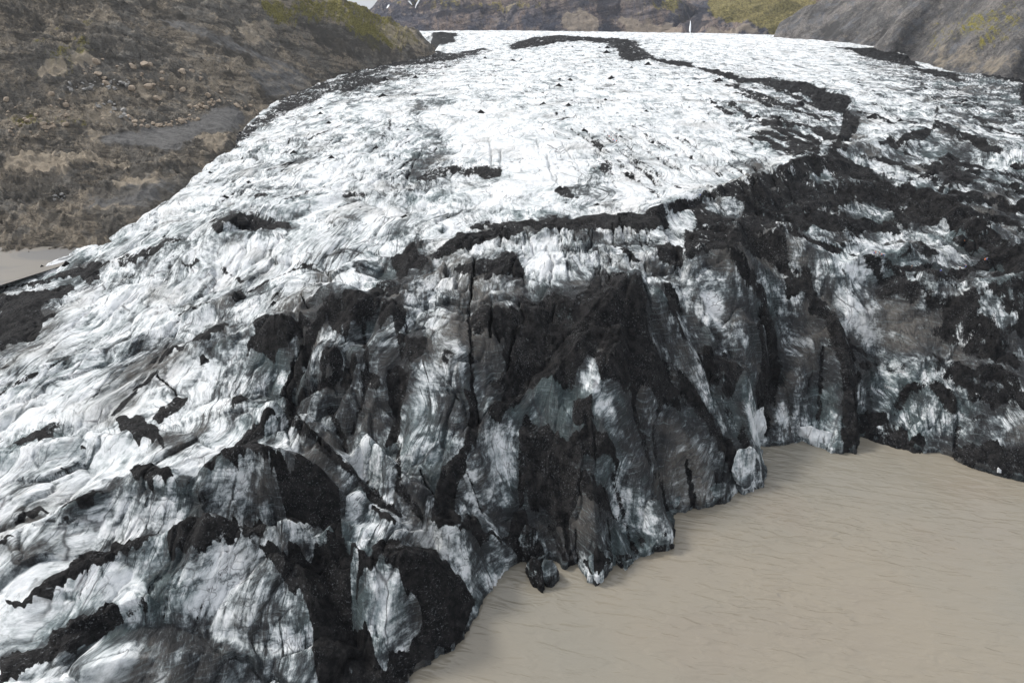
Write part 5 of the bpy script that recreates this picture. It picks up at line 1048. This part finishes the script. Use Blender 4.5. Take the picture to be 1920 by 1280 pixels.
boulders(30, [(520,570),(640,570),(700,620),(760,690),(640,640),(540,610)], BG, .9, 2.4, "light grey boulder in the line of rocks running down to the gravel bench", "grey boulders above the bench", 2)
boulders(28, [(1050,600),(1200,545),(1260,570),(1100,625)], BT, 1.0, 3.2, "tan boulder in the heap at the upper tip of the gravel bench", "boulders at the tip of the bench", 3)
boulders(34, [(360,470),(700,440),(760,470),(640,505),(400,510)], BG, .9, 2.8, "grey boulder in the pale rock band across the middle of the brown slope", "grey rock band boulders", 4)
boulders(50, [(20,560),(350,520),(420,640),(300,780),(60,760)], BT, .9, 2.8, "brown boulder scattered on the mossy lower left slope", "boulders on the mossy lower slope", 5)
boulders(44, [(380,300),(1100,400),(1240,480),(1240,540),(900,560),(700,560),(480,420)], BT, 1.0, 4.2, "tan boulder lying on the open brown scree in mid slope", "boulders on the mid slope", 6)
boulders(20, [(1240,540),(1480,620),(1460,640),(1300,590)], BT, .8, 2.2, "tan boulder beside the ice edge below the grey slope", "boulders beside the ice edge", 7)
boulders(18, [(280,1090),(380,1080),(380,1120),(300,1120)], BG, .6, 1.6, "grey boulder on the low rock step near the ice edge", "boulders on the rock step", 8)

# ---------------------------------------------------------------- waterfall on the far wall
def at_far(px, py): return FH.point(px, py)
def ribbon(pp, name, mat, th):
    bm = bmesh.new(); rows = []
    for (px, py, w_) in pp:
        c = at_far(px, py); c.y -= 6
        d = c.y / 1280 / 1.09 * w_ / 2 * .75
        rows.append([bm.verts.new((c.x + d * math.cos(a), c.y - th * math.sin(a), c.z)) for a in [math.pi * k / 8 for k in range(9)]])
    for a, b in zip(rows, rows[1:]):
        for k in range(8): bm.faces.new((a[k], a[k + 1], b[k + 1], b[k]))
    me = bpy.data.meshes.new(name); bm.to_mesh(me); bm.free(); me.materials.append(mat)
    for f in me.polygons: f.use_smooth = True
    o = bpy.data.objects.new(name, me); C.objects.link(o); return o
wf, ntw, bw = material("falling_water"); pw = OBJ(ntw)
ntw.links.new(MIX(ntw, NOISE(ntw, VM(ntw, 'MULTIPLY', pw, (1, 1, .12)), .8, 4, .6), (.55, .60, .66), (.93, .94, .95)), bw.inputs["Base Color"]); bw.inputs["Roughness"].default_value = .6
fall = bpy.data.objects.new("waterfall", None); C.objects.link(fall); fall.location = at_far(1293, 73)
tag(fall, "thin white waterfall dropping down the far cliff, fanning out halfway", "waterfall")
for nm, pp in (("upper_cascade", [(1293.3,39,.8),(1293.6,43,2.0),(1293.6,47,3.6),(1293.2,53,5.2),(1293.0,58,5.6),(1292.6,60,3.2)]), ("lower_stream", [(1293.4,60,2.2),(1293,64,1.9),(1292.8,69,1.6),(1292.4,74,1.6),(1292.2,80,1.4)])):
    f_ = ribbon(pp, nm, wf, 3); f_.parent = fall; f_.matrix_parent_inverse = Matrix.Translation(-fall.location)
# old snow lying in gullies of the far wall
sn, nts, bs = material("old_snow"); bs.inputs["Roughness"].default_value = .7
nts.links.new(MIX(nts, NOISE(nts, OBJ(nts), .2, 4, .6), (.7, .73, .78), (.88, .89, .9)), bs.inputs["Base Color"])
for pp, lb in (([(787, -1, 4), (784, 5, 5), (781, 10, 3), (779, 16, 1)], "longer snow streak in a gully near the top of the far bluish cliff"), ([(767, 2, 5), (770, 6, 5), (773, 10, 2)], "short snow patch left of the longer streak on the far bluish cliff"), ([(730, 9, 4), (728, 13, 5), (726, 16, 2)], "small snow patch below the left skyline of the far cliff")):
    tag(ribbon(pp, "snow_patch", sn, 2), lb, "snow patch")

# ---------------------------------------------------------------- people
def skinmesh(name, J, E, mat, sub=1):
    """J: joint -> (position, radius); one continuous skinned surface"""
    keys = list(J); me = bpy.data.meshes.new(name)
    me.from_pydata([J[k][0] for k in keys], [(keys.index(a), keys.index(b)) for a, b in E], [])
    o = bpy.data.objects.new(name, me); C.objects.link(o)
    sk = o.modifiers.new("s", 'SKIN'); sk.use_smooth_shade = True
    for i, k in enumerate(keys):
        r_ = J[k][1]; me.skin_vertices[0].data[i].radius = (r_, r_) if isinstance(r_, (int, float)) else r_
    me.skin_vertices[0].data[0].use_root = True
    m2 = o.modifiers.new("u", 'SUBSURF'); m2.levels = sub; m2.render_levels = sub
    dg = bpy.context.evaluated_depsgraph_get(); out = bpy.data.meshes.new_from_object(o.evaluated_get(dg))
    bpy.data.objects.remove(o); out.name = name; out.materials.clear(); out.materials.append(mat); return out
def flat(name, c, rough=.7):
    m, nt, b = material(name); pos = OBJ(nt)
    nt.links.new(MIX(nt, NOISE(nt, pos, 9, 3, .6), tuple(x * .8 for x in c), c), b.inputs["Base Color"]); b.inputs["Roughness"].default_value = rough; return m
skin_m = flat("skin", (.55, .36, .27)); dark_m = flat("dark_trousers", (.03, .03, .04)); boot_m = flat("boot_leather", (.05, .035, .03))
col = {"orange": flat("orange_shell", (.85, .22, .05)), "red": flat("red_jacket_cloth", (.80, .06, .03)), "blue": flat("blue_jacket_cloth", (.03, .13, .62)), "grey": flat("grey_jacket_cloth", (.12, .13, .15)), "pink": flat("pink_jacket_cloth", (.75, .30, .28)), "black": flat("black_jacket_cloth", (.03, .03, .035)), "white": flat("white_helmet_shell", (.8, .8, .8), .3), "oh": flat("orange_helmet_shell", (.9, .30, .06), .3)}
def pose(stride=.14, lean=0.0, arm=.12):
    def L(z): return lean * max(0, z - .92)           # forward (y) shift of the upper body
    J = {"pelvis": ((0, 0, .94), (.15, .11)), "waist": ((0, L(1.12), 1.12), (.13, .10)), "chest": ((0, L(1.34), 1.34 - lean * .05), (.17, .11)), "neck": ((0, L(1.50), 1.50 - lean * .12), .055),
         "chin": ((0, L(1.58) + .02, 1.57 - lean * .14), .07), "head": ((0, L(1.68) + .01, 1.67 - lean * .2), (.085, .10)), "nose": ((0, L(1.66) + .10, 1.64 - lean * .2), .02)}
    E = [("pelvis", "waist"), ("waist", "chest"), ("chest", "neck"), ("neck", "chin"), ("chin", "head"), ("head", "nose")]
    for s, t in ((-1, "l"), (1, "r")):
        f = stride * s
        J.update({"hip" + t: ((.09 * s, 0, .86), .095), "knee" + t: ((.10 * s, f * .7 + .04, .48), .062), "ankle" + t: ((.11 * s, f - .02, .09), .045), "toe" + t: ((.12 * s, f + .15, .05), .04),
                  "sho" + t: ((.19 * s, L(1.42), 1.43 - lean * .08), .062), "elb" + t: ((.27 * s, L(1.42) - f * arm * 3 + lean * .1, 1.15 - lean * .1), .045), "wri" + t: ((.26 * s, L(1.42) - f * arm * 3 + .14 + lean * .2, .94 - lean * .05), .032), "pal" + t: ((.255 * s, L(1.42) - f * arm * 3 + .18 + lean * .22, .87 - lean * .05), (.035, .02))})
        E += [("pelvis", "hip" + t), ("hip" + t, "knee" + t), ("knee" + t, "ankle" + t), ("ankle" + t, "toe" + t), ("chest", "sho" + t), ("sho" + t, "elb" + t), ("elb" + t, "wri" + t), ("wri" + t, "pal" + t)]
        px_, py_, pz_ = J["pal" + t][0]
        for q in range(4):
            a = (px_ + (q - 1.5) * .017, py_ + .015, pz_ - .04); b2 = (px_ + (q - 1.5) * .019, py_ + .03, pz_ - .085 - (.01, .018, .014, 0)[q])
            J["f%d%s" % (q, t)] = (a, .009); J["g%d%s" % (q, t)] = (b2, .008); E += [("pal" + t, "f%d%s" % (q, t)), ("f%d%s" % (q, t), "g%d%s" % (q, t))]
        J["th" + t] = ((px_ - .04 * s, py_ + .03, pz_ - .01), .010); J["ti" + t] = ((px_ - .05 * s, py_ + .05, pz_ - .04), .008); E += [("pal" + t, "th" + t), ("th" + t, "ti" + t)]
    return J, E
def sub_skel(J, E, keep, grow):
    JJ = {k: (J[k][0], tuple(r_ + grow for r_ in J[k][1]) if isinstance(J[k][1], tuple) else J[k][1] + grow) for k in J if any(k == q or k == q + "l" or k == q + "r" for q in keep)}
    return JJ, [e for e in E if e[0] in JJ and e[1] in JJ]
PARTS = {}
for nm, args in (("stand", (.05, 0, .1)), ("walk", (.22, .12, .3)), ("bend", (.16, .95, .2))):
    J, E = pose(*args); head = J["head"][0]
    body = skinmesh("body", J, E, skin_m)
    jk = sub_skel(J, E, ["pelvis", "waist", "chest", "sho", "elb", "wri"], .025)
    tr = sub_skel(J, E, ["pelvis", "hip", "knee", "ankle"], .02)
    PARTS[nm] = (body, jk, tr, J)
def lump(name, loc, sc, mat, half=False):
    bm = bmesh.new(); bmesh.ops.create_icosphere(bm, subdivisions=3, radius=1)
    for v in bm.verts:
        if half and v.co.z < -.15: v.co.z = -.15 - (v.co.z + .15) * .05; v.co.x *= 1.06; v.co.y *= 1.1
        if not half: v.co = Vector([math.copysign(abs(c) ** .6, c) for c in v.co])
        v.co = Vector((v.co.x * sc[0], v.co.y * sc[1], v.co.z * sc[2])) + Vector(loc)
    me = bpy.data.meshes.new(name); bm.to_mesh(me); bm.free(); me.materials.append(mat)
    for f in me.polygons: f.use_smooth = True
    return me
cache = {}
def person(k, x, y, kind, jacket, helmet, label, rz=0.0, pack=None, group=None):
    px, py = T(k, [(x, y)])[0]
    p = G.point(px, py + 2)
    root = bpy.data.objects.new("person", None); C.objects.link(root); root.location = p; root.rotation_euler = (0, 0, rz); root.empty_display_size = .3
    tag(root, label, "person", group)
    body, jk, tr, J = PARTS[kind]
    def ch(name, key, make):
        if key not in cache: cache[key] = make()
        o = bpy.data.objects.new(name, cache[key]); C.objects.link(o); o.parent = root
    ch("body", ("b", kind), lambda: body)
    ch("jacket", ("j", kind, jacket), lambda: skinmesh("jacket", *jk, col[jacket]))
    ch("trousers", ("t", kind), lambda: skinmesh("trousers", *tr, dark_m))
    hx = J["head"][0]
    ch("helmet", ("h", kind, helmet), lambda: lump("helmet", (0, hx[1], hx[2] + .05), (.13, .16, .13), col[helmet], True))
    c_ = J["chest"][0]
    if pack: ch("backpack", ("p", kind, pack), lambda: lump("backpack", (0, c_[1] - .22, c_[2] - .12), (.16, .12, .25), col[pack]))
    for s, t in ((-1, "l"), (1, "r")):
        a = J["ankle" + t][0]; q = J["toe" + t][0]
        ch("boot", ("bo", kind, t), lambda: lump("boot", ((a[0] + q[0]) / 2, (a[1] + q[1]) / 2, .055), (.065, .16, .08), boot_m))
person(6, 1556, 76, "bend", "red", "oh", "person in a red jacket bending forward, beside one in blue under the black knoll", 1.8)
person(6, 1567, 78, "stand", "blue", "oh", "person in a blue jacket and orange helmet standing under the black knoll", .4)
person(6, 1066, 140, "stand", "blue", "oh", "person in blue at the left end of the group by the dark hollow", .3)
person(6, 1075, 138, "walk", "orange", "oh", "person in orange, second from the left in the group by the dark hollow", 1.2)
person(6, 1093, 143, "stand", "grey", "oh", "person in a grey jacket and orange helmet in the middle of the group", 2.2)
person(6, 1106, 148, "stand", "pink", "white", "person in a pink jacket, second from the right in the group", -1)
person(6, 1118, 152, "walk", "blue", "oh", "person in blue striding at the right end of the group", -1.6, "black")
person(6, 1275, 219, "walk", "black", "oh", "person in black with an orange helmet walking alone below the group", 1.5)
person(6, 1436, 240, "stand", "blue", "white", "person in blue at the foot of the round black mound", 0)
person(6, 1543, 226, "walk", "black", "oh", "person in black and orange helmet on the dark slope, left of one in blue", 1.4, "grey")
person(6, 1576, 214, "walk", "blue", "oh", "person in blue with an orange helmet climbing the dark striped slope", 1.4)
person(6, 1682, 176, "walk", "orange", "oh", "person in orange furthest right on the dark slope", -1.4)
person(6, 1692, 173, "stand", "blue", "white", "person in blue with a white helmet just behind the orange one at far right", -1.2)
person(3, 97, 1097, "walk", "blue", "white", "person in blue alone on the crest of the long dark ridge", 1.2)
for (x, y, jk_, hm_, lb) in ((1467,737,"black","oh","hiker in black highest of the line on the striped ice"), (1486,757,"black","white","hiker in black with a white helmet, second in the line on the striped ice"), (1494,765,"red","white","hiker in red in the middle of the line on the striped ice"), (1505,772,"black","oh","hiker in black with an orange helmet behind the lowest three of the line"), (1517,784,"red","oh","hiker in red near the lower end of the line on the striped ice"), (1523,790,"blue","white","hiker in blue at the lower end of the line on the striped ice"), (1535,791,"red","white","hiker in red standing apart right of the line on the striped ice")):
    person(2, x, y, "walk", jk_, hm_, lb.replace("hiker", "person"), 2.6, "black")
print("objects", len(scene.objects))
# ---------------------------------------------------------------- air
bm = bmesh.new(); bmesh.ops.create_cube(bm, size=1)
for v in bm.verts: v.co = Vector((v.co.x * 9000, v.co.y * 7200 + 1500, 450 if v.co.z > 0 else -101))
me = bpy.data.meshes.new("haze"); bm.to_mesh(me); bm.free()
hz = bpy.data.objects.new("haze", me); C.objects.link(hz); tag(hz, kind="stuff"); hz["label"] = "thin pale blue air between the camera and the far cliffs"
hm = bpy.data.materials.new("thin_air"); hm.use_nodes = True; hn = hm.node_tree
for n in list(hn.nodes):
    if n.type == 'BSDF_PRINCIPLED': hn.nodes.remove(n)
pv = hn.nodes.new("ShaderNodeVolumePrincipled"); pv.inputs["Density"].default_value = .000025; pv.inputs["Color"].default_value = (.80, .88, 1, 1)
out = [n for n in hn.nodes if n.type == 'OUTPUT_MATERIAL'][0]; hn.links.new(pv.outputs[0], out.inputs["Volume"])
me.materials.append(hm)
